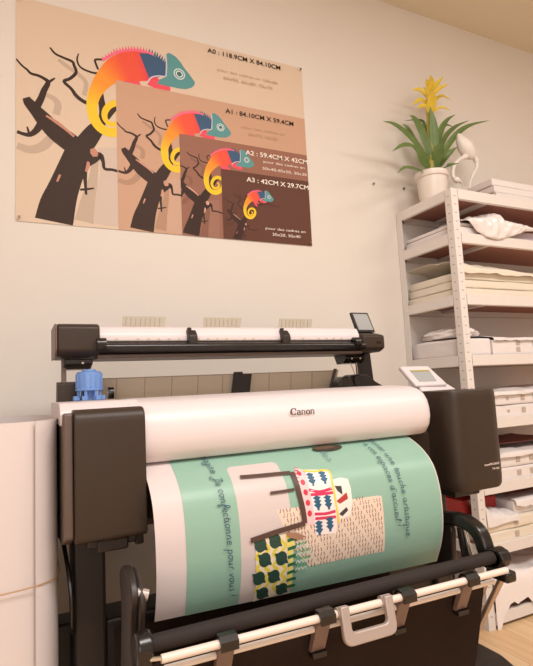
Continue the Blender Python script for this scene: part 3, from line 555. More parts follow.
# ---------------------------------------------------------------- printed banner
def banner():
    xl, xr = -.929, -.155
    PP = [Vector(p) for p in PROFILE]; SL = [0]
    for a, b in zip(PP, PP[1:]): SL.append(SL[-1]+(b-a).length)
    nrm = []
    for i in range(len(PP)):
        t = (PP[min(i+1, len(PP)-1)]-PP[max(i-1, 0)]).normalized(); nrm.append(Vector((t.y, -t.x)))   # outward (front)
    if nrm[20].x > 0: nrm = [-n for n in nrm]
    smax = lambda x: SL[-1]-.026*(xr-x)/(xr-xl)
    def at(x, s, k):
        s = max(0, min(smax(x), s)); i = 0
        while i < len(SL)-2 and SL[i+1] < s: i += 1
        u = (s-SL[i])/(SL[i+1]-SL[i]); p = PP[i].lerp(PP[i+1], u); n = nrm[i].lerp(nrm[i+1], u)
        return (x, p.x+n.x*(.0010+k*.00005), p.y+n.y*(.0010+k*.00005))
    t = thing('printed_banner', 'mint green printed banner with chair picture curling out of the printer', 'banner', (-.54, -.8, .5))
    # paper itself
    bm = B(); nx = 24
    xs = [xl+(xr-xl)*j/nx for j in range(nx+1)]
    fr = [[bm.verts.new(at(x, s*smax(x)/SL[-1], -15)) for x in xs] for s in SL]
    bk = [[bm.verts.new(at(x, s*smax(x)/SL[-1], -28)) for x in xs] for s in SL]
    for g in (fr, bk):
        for i in range(len(g)-1):
            for j in range(nx): bm.faces.new((g[i][j], g[i][j+1], g[i+1][j+1], g[i+1][j]))
    for i in range(len(PP)-1):
        for j in (0, nx): bm.faces.new((fr[i][j], fr[i+1][j], bk[i+1][j], bk[i][j]))
    for j in range(nx): bm.faces.new((fr[-1][j], fr[-1][j+1], bk[-1][j+1], bk[-1][j]))
    finish('paper', bm, M['sheetp'], t, angle=60)
    pr = Print(at)
    GREEN, PINKG = (142, 178, 160), (206, 192, 188)
    def patch(x0, x1, s0, s1, col, r=0):
        pr.k += 1; n = max(1, int((s1-s0)/.0025))
        def inset(s):
            d = min(s-s0, s1-s)
            return 0 if d >= r or r == 0 else r-math.sqrt(max(0, r*r-(r-d)**2))
        for i in range(n):
            a = s0+(s1-s0)*i/n; b = s0+(s1-s0)*(i+1)/n; ia, ib = inset(a), inset(b)
            pr.face([(x0+ia, a), (x1-ia, a), (x1-ib, b), (x0+ib, b)], [col]*4)
    def grid_poly(pts, col):
        """polygon on the curved sheet: cut into strips along s so that it follows the curve"""
        pr.k += 1; s0 = min(p[1] for p in pts); s1 = max(p[1] for p in pts); n = max(2, int((s1-s0)/.0025))
        def span(s):
            xs = []
            for i in range(len(pts)):
                (xa, sa), (xb, sb) = pts[i][:2], pts[(i+1) % len(pts)][:2]
                if (sa-s)*(sb-s) <= 0 and sa != sb: xs.append(xa+(xb-xa)*(s-sa)/(sb-sa))
            return (min(xs), max(xs)) if len(xs) >= 2 else None
        for i in range(n):
            a = s0+(s1-s0)*(i+.02)/n; b = s0+(s1-s0)*(i+.98)/n; A, Bq = span(a), span(b)
            if A and Bq: pr.face([(A[0], s0+(s1-s0)*i/n), (A[1], s0+(s1-s0)*i/n), (Bq[1], s0+(s1-s0)*(i+1)/n), (Bq[0], s0+(s1-s0)*(i+1)/n)], [col]*4)
    S1 = SL[-1]
    patch(-.865, xr-.004, .012, S1-.001, GREEN)
    patch(-.742, -.612, .078, S1-.001, PINKG, .012)
    # lace rectangle with a hole pattern
    LC = PAPER['lace']; grid_poly(LC, (226, 204, 186))
    def inside(P, x, s):
        c = False
        for i in range(len(P)):
            (xa, sa), (xb, sb) = P[i][:2], P[i-1][:2]
            if (sa > s) != (sb > s) and x < (xb-xa)*(s-sa)/(sb-sa)+xa: c = not c
        return c
    pr.k += 1
    for i in range(36):
        for j in range(13):
            x = -.648+i*.0085; s = .206+j*.0112
            if inside(LC, x-.003, s) and inside(LC, x+.003, s) and (i*7+j*3) % 5 != 0:
                w_ = .0024; h_ = .0044; d = .0042 if (i//2+j) % 2 else -.0042
                pr.face([(x-w_, s-d), (x, s-h_), (x+w_, s+d), (x, s+h_)], [(140, 104, 92)]*4)
    ribbon = lambda pts, w_, col: pr.ribbon([(p[0], p[1], w_) for p in pts], col, n=5)
    grid_poly(PAPER['wht'], (238, 224, 216))
    for q, c in zip(PAPER['whtred'], ((60, 62, 62), (176, 58, 60), (66, 60, 60))): grid_poly(q, c)
    grid_poly(PAPER['red'], (236, 196, 198))
    ribbon([(p[0]+.004, p[1]) for p in PAPER['red'][:1]+PAPER['red'][-1:-3:-1]], .004, (206, 52, 70))
    for q in range(5):
        s = .125+q*.024; pr.disc((-.567+.004*q*.2, s), .006, (206, 56, 76), .007)
    grid_poly(PAPER['band'], (242, 224, 222))
    for q in PAPER['mag']: ribbon(q, .0034, (206, 54, 92))
    for x, s in PAPER['trees']:
        pr.k += 1; c = (44, 92, 122)
        for d in range(3):
            pr.face([(x-.011, s-.013+d*.008), (x-.001, s-.018+d*.008), (x+.011, s-.013+d*.008), (x+.001, s-.004+d*.009)], [c]*4)
        pr.face([(x-.004, s), (x+.004, s), (x+.003, s+.016), (x-.003, s+.016)], [c]*4)
    for q in PAPER['yedge']: ribbon(q, .0026, (232, 204, 70))
    grid_poly(PAPER['yel'], (232, 216, 190))
    for i in range(5):
        x = -.702+i*.021
        pts = [(x+(.005 if j % 2 else -.005)+.0004*j, .268+j*.013) for j in range(10)]
        pts = [p for p in pts if inside(PAPER['yel'], *p)]
        if len(pts) > 2: ribbon(pts, .0036, (222, 204, 72))
    for x, s in PAPER['circ']:
        pr.disc((x, s), .0148, (44, 72, 62), .0165, 12)
        pr.face([(x-.018, s-.014), (x-.008, s-.013), (x-.012, s+.002)], [(44, 72, 62)]*3)
        pr.face([(x+.018, s+.014), (x+.008, s+.013), (x+.012, s-.002)], [(44, 72, 62)]*3)
    grid_poly(PAPER['gband'], (228, 212, 110))
    for i in range(7):
        s = .272+i*.0185; ribbon([(-.628, s), (-.612, s-.002), (-.603, s)], .0038, (44, 104, 74))
    for i in range(5):
        for j in range(5):
            x = -.602+i*.0095; s = .268+j*.017
            if inside(PAPER['lattice'], x, s): ribbon([(x-.005, s-.006), (x, s), (x+.005, s-.006)], .0013, (92, 160, 120)); ribbon([(x-.005, s+.008), (x, s+.001), (x+.005, s+.008)], .0013, (200, 216, 200))
    for q, w_ in zip(PAPER['frame'], (.0048, .0032, .0065, .0055)): ribbon(q, w_, (84, 62, 54))
    grid_poly(PAPER['brown'], (160, 120, 96))
    # dark hole of the printed circle near the slot
    pr.disc((-.445, .050), .046, (64, 52, 42), .014, 24)
    pr.disc((-.452, .047), .034, (96, 78, 62), .008, 24)
    # handwriting
    def script(txt, path, h, col, wd=.0009):
        """runs down the sheet along path [(x, s)...]; tops of the letters point right (+x)"""
        pr.k += 1; tot = sum(GLYPH.get(ch, ([], .5))[1] for ch in txt); cur = 0
        L = [0]
        for a, b in zip(path, path[1:]): L.append(L[-1]+math.dist(a, b))
        def pos(d):
            i = 0
            while i < len(L)-2 and L[i+1] < d: i += 1
            u = (d-L[i])/(L[i+1]-L[i]); return (path[i][0]+(path[i+1][0]-path[i][0])*u, path[i][1]+(path[i+1][1]-path[i][1])*u)
        k = L[-1]/tot
        for ch in txt:
            g, adv = GLYPH.get(ch, ([], .5)); x, s = pos(cur*k)
            for st in g:
                pr.ribbon([(x+p[1]*h, s+p[0]*k*.92+p[1]*.18*h, wd*(1.25 if i % 2 else .8)) for i, p in enumerate(st)], col, up=False, n=3)
            cur += adv
    INKC = (62, 92, 108)
    script("J'imagine. Je confectionne pour vous !", [(-.789, .002), (-.786, .05), (-.779, .18), (-.768, .372)], .0098, INKC)
    script("donner une touche artistique", [(-.300, .020), (-.2935, .1), (-.288, .2), (-.2845, .318)], .0098, INKC)
    script("\u00e0 vos espaces d'accueil !", [(-.328, .045), (-.322, .15), (-.3165, .290)], .0098, INKC)
    script("les", [(-.476, .062), (-.470, .104)], .010, (96, 134, 146), .0007)
    finish('print', pr.bm, colmat('banner_ink', .38, .4), t, smooth=False)
def _o(cx=.35, cy=.5, rx=.3, ry=.48, a0=60, a1=420, n=9):
    return [(cx+rx*math.cos(math.radians(a0+(a1-a0)*i/n)), cy+ry*math.sin(math.radians(a0+(a1-a0)*i/n))) for i in range(n+1)]
GLYPH = {
 'a': ([_o(), [(.66, 1), (.64, .3), (.72, 0), (.95, .15)]], .95), 'e': ([[(.05, .4), (.5, .6), (.5, .95), (.2, .95), (.05, .4), (.25, 0), (.7, .2)]], .72),
 'i': ([[(.1, .95), (.1, .2), (.2, 0), (.4, .15)], [(.16, 1.35), (.2, 1.45)]], .42), 'm': ([[(.08, .95), (.08, 0)], [(.08, .6), (.35, 1), (.5, .75), (.5, 0)], [(.5, .6), (.78, 1), (.92, .75), (.92, 0), (1.1, .1)]], 1.2),
 'n': ([[(.08, .95), (.08, 0)], [(.08, .6), (.38, 1), (.56, .75), (.56, .1), (.75, .1)]], .85), 'u': ([[(.08, .95), (.1, .2), (.3, 0), (.56, .3), (.58, .95)], [(.58, .95), (.6, .1), (.8, .1)]], .9),
 'g': ([_o(), [(.64, 1), (.62, -.5), (.3, -1), (0, -.7), (.8, 0)]], .88), 'c': ([_o(a0=50, a1=310, n=7)], .66), 'o': ([_o(), [(.5, .95), (.8, .85)]], .82),
 'f': ([[(0, .1), (.5, 1.3), (.4, 1.9), (.2, 1.6), (.15, -.6), (.25, -1), (.35, -.5), (.1, .1)], [(0, .75), (.55, .8)]], .6), 't': ([[(.2, 1.6), (.16, .3), (.3, 0), (.5, .15)], [(-.05, 1), (.5, 1.05)]], .5),
 'p': ([[(.12, 1.05), (.12, -1.05)], _o(.4, .5, .28, .5, 160, -160)], .85), 'r': ([[(.1, .95), (.1, 0)], [(.1, .6), (.3, .95), (.5, .9)]], .55), 'v': ([[(.05, .9), (.25, 0), (.5, .95), (.65, .85)]], .7),
 's': ([[(.45, .85), (.2, 1), (.1, .7), (.45, .3), (.3, 0), (.02, .12)]], .56), 'h': ([[(.1, 1.9), (.1, 0)], [(.1, .6), (.38, 1), (.56, .75), (.56, .1), (.75, .1)]], .85),
 'q': ([_o(), [(.64, 1), (.64, -1.05), (.8, -.7)]], .88), 'd': ([_o(), [(.64, 1.9), (.64, .2), (.85, .1)]], .92), 'l': ([[(.05, .2), (.35, 1.5), (.22, 1.9), (.12, 1.5), (.14, .2), (.35, .05)]], .42),
 'J': ([[(.1, 1.6), (.5, 1.9), (.9, 1.8), (.6, 1.5), (.55, -.4), (.2, -.9), (-.1, -.5), (.9, .3)]], 1.0), "'": ([[(.12, 1.8), (.06, 1.4)]], .3), '.': ([[(.08, 0), (.14, .1)]], .3),
 '!': ([[(.2, 1.8), (.14, .5)], [(.1, 0), (.14, .1)]], .5), ' ': ([], .55), '\u00e0': ([_o(), [(.66, 1), (.64, .3), (.72, 0), (.95, .15)], [(.2, 1.6), (.45, 1.25)]], .95),
}
banner()

# ---------------------------------------------------------------- scanner on arms behind the printer
def scanner():
    S = thing('document_scanner', 'wide white and black document scanner mounted on arms behind the printer cover', 'scanner', (-.54, -.4, .985))
    F = lambda name, bm, m, par=S, **k: finish(name, bm, m, par, **k)
    # left end cap
    lc = F('left_end_cap', prismx(B(), rounded([(-.455, 1.195), (-.475, 1.185), (-.475, 1.120), (-.455, 1.105), (-.30, 1.105), (-.30, 1.195)], .007), -1.088, -.980), M['dark'], bevel=.004)
    finish('side_trim', prismx(B(), rounded([(-.45, 1.196), (-.472, 1.186), (-.472, 1.122), (-.45, 1.104), (-.30, 1.104), (-.30, 1.196)], .007), -1.094, -1.0885), M['strap'], lc, bevel=.002)
    F('white_lid', prismx(B(), rounded([(-.425, 1.192), (-.448, 1.186), (-.460, 1.165), (-.462, 1.145), (-.30, 1.145), (-.30, 1.198)], .006), -.980, -.108), M['white'], bevel=.002)
    F('feed_table', prismx(B(), rounded([(-.462, 1.144), (-.470, 1.140), (-.470, 1.116), (-.455, 1.110), (-.31, 1.110), (-.31, 1.144)], .004), -.980, -.088), M['black'], bevel=.002)
    F('feed_roller', tube(B(), [(-.985, -.480, 1.127), (-.105, -.480, 1.124)], .012, 18), M['gloss'])
    F('base_strip', prismx(B(), [(-.462, 1.098), (-.462, 1.109), (-.32, 1.109), (-.32, 1.098)], -.985, -.10), M['side'], bevel=.002)
    for x in (-.99, -.15): F('roller_bearing', lathe(B(), [(.006, -.012), (.018, -.012), (.018, .012), (.006, .012)], (x+.012, -.482, 1.135), 20, axis='X'), M['gloss'])
    for x in (-.717, -.406):
        bm = B(); prismx(bm, rounded([(-.485, 1.118), (-.485, 1.160), (-.466, 1.178), (-.452, 1.178), (-.452, 1.14), (-.46, 1.118)], .006), x-.013, x+.013); box(bm, x-.010, x+.002, -.462, -.452, 1.17, 1.186)
        F('paper_guide', bm, M['black'], bevel=.002)
    bm = B(); x = -.97
    while x < -.12:
        box(bm, x, x+.010, -.4632, -.4618, 1.147, 1.149); 
        if random.random() < .6: box(bm, x+.003, x+.009, -.4632, -.4618, 1.1505, 1.154)
        x += .03
    F('size_marks', bm, M['greyp'])['kind'] = 'stuff'
    # right end cap with sloping top
    rc = F('right_end_cap', prismx(B(), rounded([(-.40, 1.180), (-.455, 1.168), (-.482, 1.160), (-.482, 1.115), (-.455, 1.103), (-.30, 1.103), (-.30, 1.18)], .008), -.108, -.016), M['dark'], bevel=.006)
    bm = B(); box(bm, -.052, -.035, -.4835, -.480, 1.132, 1.139); finish('socket', bm, M['gloss'], rc)
    # small tilted display on cap
    sc = F('scanner_display', prismv(B(), [(0, 0), (.078, 0), (.058, .074), (-.016, .074)], (-.088, -.425, 1.178), (1, 0, 0), (0, .16, .98), (0, .012, -.002)), M['black'], bevel=.002)
    finish('display_glass', prismv(B(), [(.006, .008), (.070, .008), (.052, .068), (-.009, .068)], (-.088, -.4265, 1.178), (1, 0, 0), (0, .16, .98), (0, .002, 0)), M['screen'], sc)
    # upright guides behind
    for x0 in (-.897, -.634, -.354):
        gd = F('document_guide', prismv(B(), [(0, 0), (.126, 0), (.144, .075), (.008, .075)], (x0, -.325, 1.163), (1, 0, 0), (0, .05, 1), (0, .004, 0)), M['guide'], bevel=.001)
        bm = B()
        for i in range(8): prismv(bm, [(0, 0), (.0012, 0), (.0082, .062), (.0070, .062)], (x0+.010+i*.0150, -.3262, 1.17), (1, 0, 0), (0, .05, 1), (0, .001, 0))
        finish('groove', bm, M['line'], gd)
    # left arm
    bm = B(); prismx(bm, rounded([(-.44, 1.100), (-.44, 1.085), (-.40, 1.073), (-.34, 1.073), (-.34, 1.100)], .004), -1.070, -.995)
    F('left_bracket', bm, M['gloss'], bevel=.004)
    F('left_post', box(B(), -1.074, -1.062, -.415, -.39, .98, 1.105), M['strap'], bevel=.002)
    F('left_post_base', prismx(B(), rounded([(-.43, .975), (-.43, 1.035), (-.38, 1.04), (-.36, .975)], .004), -1.086, -1.028), M['dark'], bevel=.003)
    bm = B(); prismx(bm, rounded([(-.415, 1.103), (-.42, 1.085), (-.40, 1.068), (-.36, 1.066), (-.34, 1.103)], .004), -.142, -.060)
    F('right_bracket', bm, M['gloss'], bevel=.004)
    bm = B(); prismv(bm, [(-.050, 1.11), (-.006, 1.11), (.004, .985), (-.046, .985)], (0, -.38, 0), (1, 0, 0), (0, 0, 1), (0, .04, 0))
    F('right_post', bm, M['black'], bevel=.003)
    bm = B(); prismv(bm, [(-.16, .972), (-.155, .998), (-.10, 1.028), (-.055, 1.028), (-.02, 1.0), (.034, .972)], (0, -.42, 0), (1, 0, 0), (0, 0, 1), (0, .08, 0))
    F('right_post_base', bm, M['black'], bevel=.004)
    F('hinge_drum', lathe(B(), [(.005, -.03), (.026, -.03), (.030, -.026), (.030, .02), (.01, .024)], (-.172, -.43, .992), 26, axis='Y'), M['gloss'])
    F('hinge_drum', lathe(B(), [(.004, -.02), (.018, -.02), (.020, -.016), (.020, .02), (.01, .024)], (-.115, -.43, 1.006), 22, axis='Y'), M['gloss'])
    for a, b in (((-.118, -.41, 1.07), (-.098, -.41, 1.02)), ((-.092, -.41, 1.07), (-.088, -.41, 1.02))):
        F('spring_wire', tube(B(), [a, b], .0016, 6), M['steel'])
    for x, z in ((-.118, 1.084), (-.082, 1.084), (-1.022, 1.088)):
        F('screw', lathe(B(), [(.003, -.003), (.003, .001)], (x, -.419 if x > -1 else -.441, z), 10, axis='Y'), M['chrome'])
    # output tray between the posts
    tr = F('return_tray', prismv(B(), [(-.972, .968), (-.150, .968), (-.120, 1.046), (-.960, 1.046)], (0, -.335, 0), (1, 0, 0), (0, 0, 1), (0, .003, 0)), M['greyp'], bevel=.001)
    tr.location.y -= .0
    bm = B()
    for i in range(9):
        x = -.92+i*.085; prismv(bm, [(x, .97), (x+.0018, .97), (x+.0078, 1.045), (x+.006, 1.045)], (0, -.3362, 0), (1, 0, 0), (0, 0, 1), (0, .001, 0))
    box(bm, -.96, -.12, -.337, -.331, 1.0445, 1.0475)
    finish('tray_rib', bm, M['line'], tr)
    F('tray_catch', prismv(B(), [(-.552, .97), (-.488, .97), (-.475, 1.045), (-.508, 1.045), (-.508, 1.053), (-.538, 1.053)], (0, -.352, 0), (1, 0, 0), (0, 0, 1), (0, .010, 0)), M['black'], bevel=.002)
    F('tray_end_clip', prismv(B(), [(-.170, .97), (-.160, .97), (-.130, 1.053), (-.142, 1.053)], (0, -.342, 0), (1, 0, 0), (0, 0, 1), (0, .006, 0)), M['side'], bevel=.001)
scanner()

# blue adapter standing on the printer's left end
def blue_thing():
    t = thing('roll_adapter', 'light blue plastic roll adapter standing on the left end of the printer', 'adapter', (-1.008, -.46, .986))
    cx, cy = -1.008, -.46
    bm = B(); lathe(bm, [(.004, 1.012), (.036, 1.012), (.0365, 1.016), (.0335, 1.019), (.0340, 1.052), (.0325, 1.060), (.028, 1.063), (.019, 1.0635), (.018, 1.068), (.016, 1.069), (.004, 1.069)], (cx, cy, 0), 36)
    finish('hub', bm, M['blue'], t, angle=40)
    for a in range(16):
        an = a*PI/8
        finish('grip_rib', box(B(), .033, .0353, -.0016, .0016, 1.019, 1.056, M4=Matrix.Translation((cx, cy, 0)) @ Matrix.Rotation(an, 4, 'Z')), M['blue'], t, bevel=.0008)
    finish('stem', lathe(B(), [(.014, .986), (.013, .996), (.013, 1.012)], (cx, cy, 0), 20), M['blue'], t)
    for a in (-.3, 1.0, 2.1, 3.3, 4.3, 5.2):
        bm = B(); Q = Matrix.Translation((cx, cy, 0)) @ Matrix.Rotation(a, 4, 'Z')
        box(bm, .026, .042, -.007, .007, .986, .998, M4=Q); box(bm, .024, .032, -.004, .004, .996, 1.013, M4=Q)
        finish('foot_tab', bm, M['blue'], t, bevel=.0015)
    bm = B(); lathe(bm, [(.004, -.008), (.015, -.008), (.016, -.005), (.016, .008), (.004, .010)], (-.951, -.45, 1.003), 20, axis='X')
    o = finish('roller_knob', bm, M['gloss']); tag(o, 'small black knob beside the blue roll adapter on the printer', 'knob')
blue_thing()

# ---------------------------------------------------------------- shelving unit
SX0, SX1, SY0, SY1 = .49, 1.62, -.361, -.002
LEV = [1.806, 1.612, 1.345, 1.086, .82, .557, .316, .055]   # top of each board
def shelving():
    t = thing('shelving_unit', 'tall white slotted metal shelving unit full of paper packs', 'shelf', (1.05, -.19, 0))
    F = lambda name, bm, m, par=t, **k: finish(name, bm, m, par, **k)
    for k, (x, sx) in enumerate(((SX0, 1), (SX1, -1))):
        for y, sy in ((SY0, 1), (SY1, -1)):
            bm = B(); w_ = .038; th = .002
            prof = [(0, 0), (w_, 0), (w_, th), (th, th), (th, w_), (0, w_)]
            prismv(bm, [(p[0]*sx, p[1]*sy) for p in prof], (x, y, .0), (1, 0, 0), (0, 1, 0), (0, 0, 1.81))
            p = F('post', bm, M['shelfm'], bevel=.0005)
            if k == 0 and sy == 1:
                bm = B(); z = .05
                while z < 1.79:
                    box(bm, x+.014, x+.025, y-.0006, y+.0008, z, z+.004)
                    box(bm, x-.0006, x+.0008, y+.014, y+.025, z, z+.004)
                    z += .0375
                finish('post_slots', bm, M['hole'], p)['kind'] = 'stuff'
    for z in LEV:
        for y, s in ((SY0-.0012, 1), (SY1+.0012, -1)):
            bm = B(); prof = [(0, .004), (0, -.040), (s*.012, -.043), (s*.012, -.041), (s*.0015, -.038), (s*.0015, -.002), (s*.014, -.002), (s*.014, .004)]
            prismv(bm, prof, (SX0+.039, y, z), (0, 1, 0), (0, 0, 1), (SX1-SX0-.078, 0, 0))
            F('long_beam', bm, M['shelfm'], bevel=.0008)
        for x, s in ((SX0-.0012, 1), (SX1+.0012, -1)):
            bm = B(); prof = [(0, .004), (0, -.040), (s*.012, -.043), (s*.012, -.041), (s*.0015, -.038), (s*.0015, -.002), (s*.014, -.002), (s*.014, .004)]
            prismv(bm, prof, (x, SY0+.039, z), (1, 0, 0), (0, 0, 1), (0, SY1-SY0-.078, 0))
            F('short_beam', bm, M['shelfm'], bevel=.0008)
        F('shelf_board', box(B(), SX0+.003, SX1-.003, SY0+.003, SY1-.003, z-.010, z-.002), M['board'], bevel=.001)
        F('board_brace', prismv(B(), [(0, 0), (.03, 0), (.03, -.014), (0, -.014)], ((SX0+SX1)/2-.32, SY0+.003, z-.0105), (1, 0, 0), (0, 0, 1), (0, SY1-SY0-.006, 0)), M['shelfm'], bevel=.001)
shelving()

def pack(x0, x1, y0, y1, z0, z1, m, label, cat='paper pack', group=None, stickers=(), seed=0, sag=.004, name='paper_pack', side=0):
    """soft-edged wrapped ream: subdivided block with gentle bulges"""
    t = thing(name, label, cat, ((x0+x1)/2, (y0+y1)/2, z0), group)
    bm = B(); nx = max(6, int((x1-x0)/.03)); ny = max(5, int((y1-y0)/.03)); nz = 4
    bmesh.ops.create_cube(bm, size=1)
    bmesh.ops.subdivide_edges(bm, edges=bm.edges[:], cuts=9, use_grid_fill=True)
    for v in bm.verts:
        u = v.co.copy()
        x = (x0+x1)/2+u.x*(x1-x0); y = (y0+y1)/2+u.y*(y1-y0); z = (z0+z1)/2+u.z*(z1-z0)
        n1 = noise.noise(Vector((x*9+seed, y*9, z*14))); n2 = noise.noise(Vector((x*23, y*23+seed, z*40)))
        e = .75 if abs(u.z) > .49 else 1
        if abs(u.x) > .49: x += math.copysign(1, -u.x)*(.003*(1-e)*4)+n2*sag*.6
        if abs(u.y) > .49: y += math.copysign(1, -u.y)*(.003*(1-e)*4)+abs(n2)*sag*.6
        if u.z > .49: z += n1*sag-(sag*.8 if (abs(u.x) > .45 or abs(u.y) > .45) else 0)
        v.co = (x, y, z)
    finish('wrapper', bm, m, t, angle=50)
    for (sx, sz, w_, h_) in stickers:
        finish('label_sticker', box(B(), x0+sx*(x1-x0)-w_/2, x0+sx*(x1-x0)+w_/2, y0-.0022, y0-.0006, z0+sz*(z1-z0)-h_/2, z0+sz*(z1-z0)+h_/2), M['label'], t)
    return t
def sheet(x0, x1, y0, y1, z, label, m, seed=0, amp=.012, lift=.0, droop=0, cat='sheet', name='loose_sheet', group=None, wav=5):
    """thin rumpled sheet; lies on what is below, edge may lift or droop over the front"""
    bm = B(); nx, ny = 30, 18; top = []; bot = []
    for i in range(nx+1):
        a = []; b = []
        for j in range(ny+1):
            u = i/nx; v = j/ny; x = x0+u*(x1-x0); y = y0+v*(y1-y0)
            n1 = noise.noise(Vector((x*wav+seed, y*wav, seed*1.7))); n2 = noise.noise(Vector((x*wav*3+seed, y*wav*3, 3.1)))
            h = amp*abs(n1)+amp*.35*abs(n2)+lift*max(0, 1-u*3)**2-droop*max(0, 1-v*5)**1.5*(.6+.6*abs(n1))
            if droop:
                if v < .2: y = y0-.004*(1-v/.2)+n2*.003; h = amp*.25*abs(n1)-droop*(1-v/.2)*(.5+.9*abs(n1)+.5*abs(n2))
                else: y = y0+(v-.2)/.8*(y1-y0); h = amp*abs(n1)*min(1, (v-.2)*4+.25)+amp*.35*abs(n2)*min(1, (v-.2)*4)+lift*max(0, 1-u*3)**2
            y += n2*.002
            a.append(bm.verts.new((x, y, z+h+.001))); b.append(bm.verts.new((x, y, z+h)))
        top.append(a); bot.append(b)
    for g in (top, bot):
        for i in range(nx):
            for j in range(ny): bm.faces.new((g[i][j], g[i+1][j], g[i+1][j+1], g[i][j+1]))
    for i in range(nx):
        for j in (0, ny): bm.faces.new((top[i][j], top[i+1][j], bot[i+1][j], bot[i][j]))
    for j in range(ny):
        for i in (0, nx): bm.faces.new((top[i][j], top[i][j+1], bot[i][j+1], bot[i][j]))
    o = finish(name, bm, m, angle=60); tag(o, label, cat, group); return o
def crumple(c, r, label, seed, name='plastic_bag', m=None, cat='plastic bag', flat=None):
    bm = B(); bmesh.ops.create_icosphere(bm, subdivisions=5, radius=1)
    for v in bm.verts:
        d = v.co.copy(); f = 1+.22*noise.noise(d*2.2+Vector((seed, 0, 0)))+.13*abs(noise.noise(d*5+Vector((0, seed, 0))))+.06*abs(noise.noise(d*11+Vector((0, 0, seed))))
        p = Vector((c[0]+d.x*r[0]*f, c[1]+d.y*r[1]*f, c[2]+d.z*r[2]*f))
        if p.z < c[2]-r[2]*.55: p.z = c[2]-r[2]*.55
        if p.y > -.016: p.y = -.016
        v.co = p
    o = finish(name, bm, m or M['film'], angle=80); tag(o, label, cat); return o
def shelf_items():
    z1, z2, z3, z4, z5, z6, z7, z8 = [z+.0005 for z in LEV]
    # top shelf stack of flat white boxes
    for i in range(3):
        h = .034; zz = z1+i*(h+.001)
        pack(.80-.004*i, 1.15, -.335+.006*i, -.03, zz, zz+h, M['paper'], 'flat white box on the top shelf, %s of its stack of three' % ('bottom', 'middle', 'topmost')[i], 'box', 'flat boxes on the top shelf', seed=i, sag=.002, name='flat_box')
    # second shelf
    pack(.515, .80, -.345, -.03, z2, z2+.040, M['paper'], 'lower white paper pack under the plastic bag on the second shelf', seed=3)
    pack(.52, .80, -.34, -.03, z2+.042, z2+.058, M['paper'], 'thin upper white paper pack under the plastic bag on the second shelf', seed=4)
    pack(.84, 1.25, -.33, -.03, z2, z2+.056, M['mauve'], 'pale mauve pack right of the plastic bag on the second shelf', seed=5)
    bag(z2)
    # third shelf
    for i in range(3):
        h = .036; zz = z3+i*(h+.001)
        pack(.512+.006*i, 1.0, -.345+.004*i, -.025, zz, zz+h, M['cream'], 'cream wrapped paper pack on the third shelf, %s of three' % ('bottom', 'middle', 'top')[i], group='cream packs on the third shelf', seed=6+i)
    sheet(.508, 1.10, -.356, -.03, z3+.1145, 'rumpled cream sheet lying on the cream packs of the third shelf', M['cream'], 2, .05, .03, .022)
    pack(1.12, 1.45, -.34, -.03, z3, z3+.09, M['cream'], 'thick cream pack at the far right of the third shelf', seed=12)
    # fourth shelf
    pack(.515, .665, -.34, -.02, z4, z4+.080, M['paper'], 'plastic wrapped paper pack at the left end of the fourth shelf', seed=13, sag=.005)
    for i, (xa, xb) in enumerate(((.672, .93), (.94, 1.22))):
        pack(xa, xb, -.345, -.03, z4, z4+.072, M['paper'], ('white paper pack with grey label in the middle of the fourth shelf', 'white labelled paper pack at the right of the fourth shelf')[i], group='packs on the fourth shelf', stickers=((.62, .35, .022, .020), (.62, .74, .022, .018)) if i == 0 else ((.3, .5, .03, .04),), seed=14+i)
    sheet(.672, 1.18, -.352, -.04, z4+.0765, 'loose white sheet on top of the packs of the fourth shelf', M['paper'], 5, .022, .0, .016)
    crumple((.59, -.18, z4+.104), (.075, .14, .03), 'crumpled clear plastic film over the left pack of the fourth shelf', 4.0, name='plastic_film', cat='film')
    # fifth shelf
    for i in range(2):
        h = .052; zz = z5+i*(h+.001)
        pack(.53, 1.12, -.352, -.03, zz, zz+h, M['paper'], '%s white labelled pack on the fifth shelf behind the printer' % ('lower', 'upper')[i], group='packs on the fifth shelf', stickers=((.33, .5, .012, .010), (.49, .5, .022, .022), (.62, .5, .022, .022)), seed=20+i)
    sheet(.54, 1.14, -.362, -.04, z5+.1095, 'loose white sheet with mauve sheen on the fifth shelf packs', M['paper'], 8, .02, .0, .020)
    # sixth shelf
    for i in range(2):
        h = .054; zz = z6+i*(h+.001)
        pack(.53, 1.12, -.352, -.03, zz, zz+h, M['paper'], '%s white labelled pack on the sixth shelf, right of the printer' % ('lower', 'upper')[i], group='packs on the sixth shelf', stickers=((.38, .5, .024, .022), (.52, .5, .024, .022)), seed=23+i)
    sheet(.55, 1.14, -.362, -.04, z6+.1135, 'loose white sheet lying on the sixth shelf packs', M['paper'], 11, .018, .0, .018)
    sheet(.62, 1.10, -.30, -.04, z6+.142, 'dark brown folder on top of the sheets of the sixth shelf', M['brownf'], 33, .006, 0, 0, cat='folder', name='brown_folder')
    # seventh shelf
    for i in range(2):
        h = .046; zz = z7+i*(h+.001)
        pack(.53, 1.12, -.352, -.03, zz, zz+h, M['cream'], '%s cream labelled pack on the seventh shelf' % ('lower', 'upper')[i], group='packs on the seventh shelf', stickers=((.30, .5, .022, .022), (.52, .5, .022, .022)), seed=26+i)
    pack(.505, .70, -.262, -.04, z7+.0945, z7+.165, M['red'], 'red box on the cream packs of the seventh shelf behind the printer', 'box', seed=30, name='red_box', sag=.001)
    pack(.72, 1.05, -.335, -.04, z7+.0945, z7+.150, M['paper'], 'white pack on the upper layer of the seventh shelf', seed=31)
    o = sheet(.53, .716, -.362, -.27, z7+.100, 'loose white sheet drooping over the front of the seventh shelf', M['paper'], 14, .05, .04, .030)
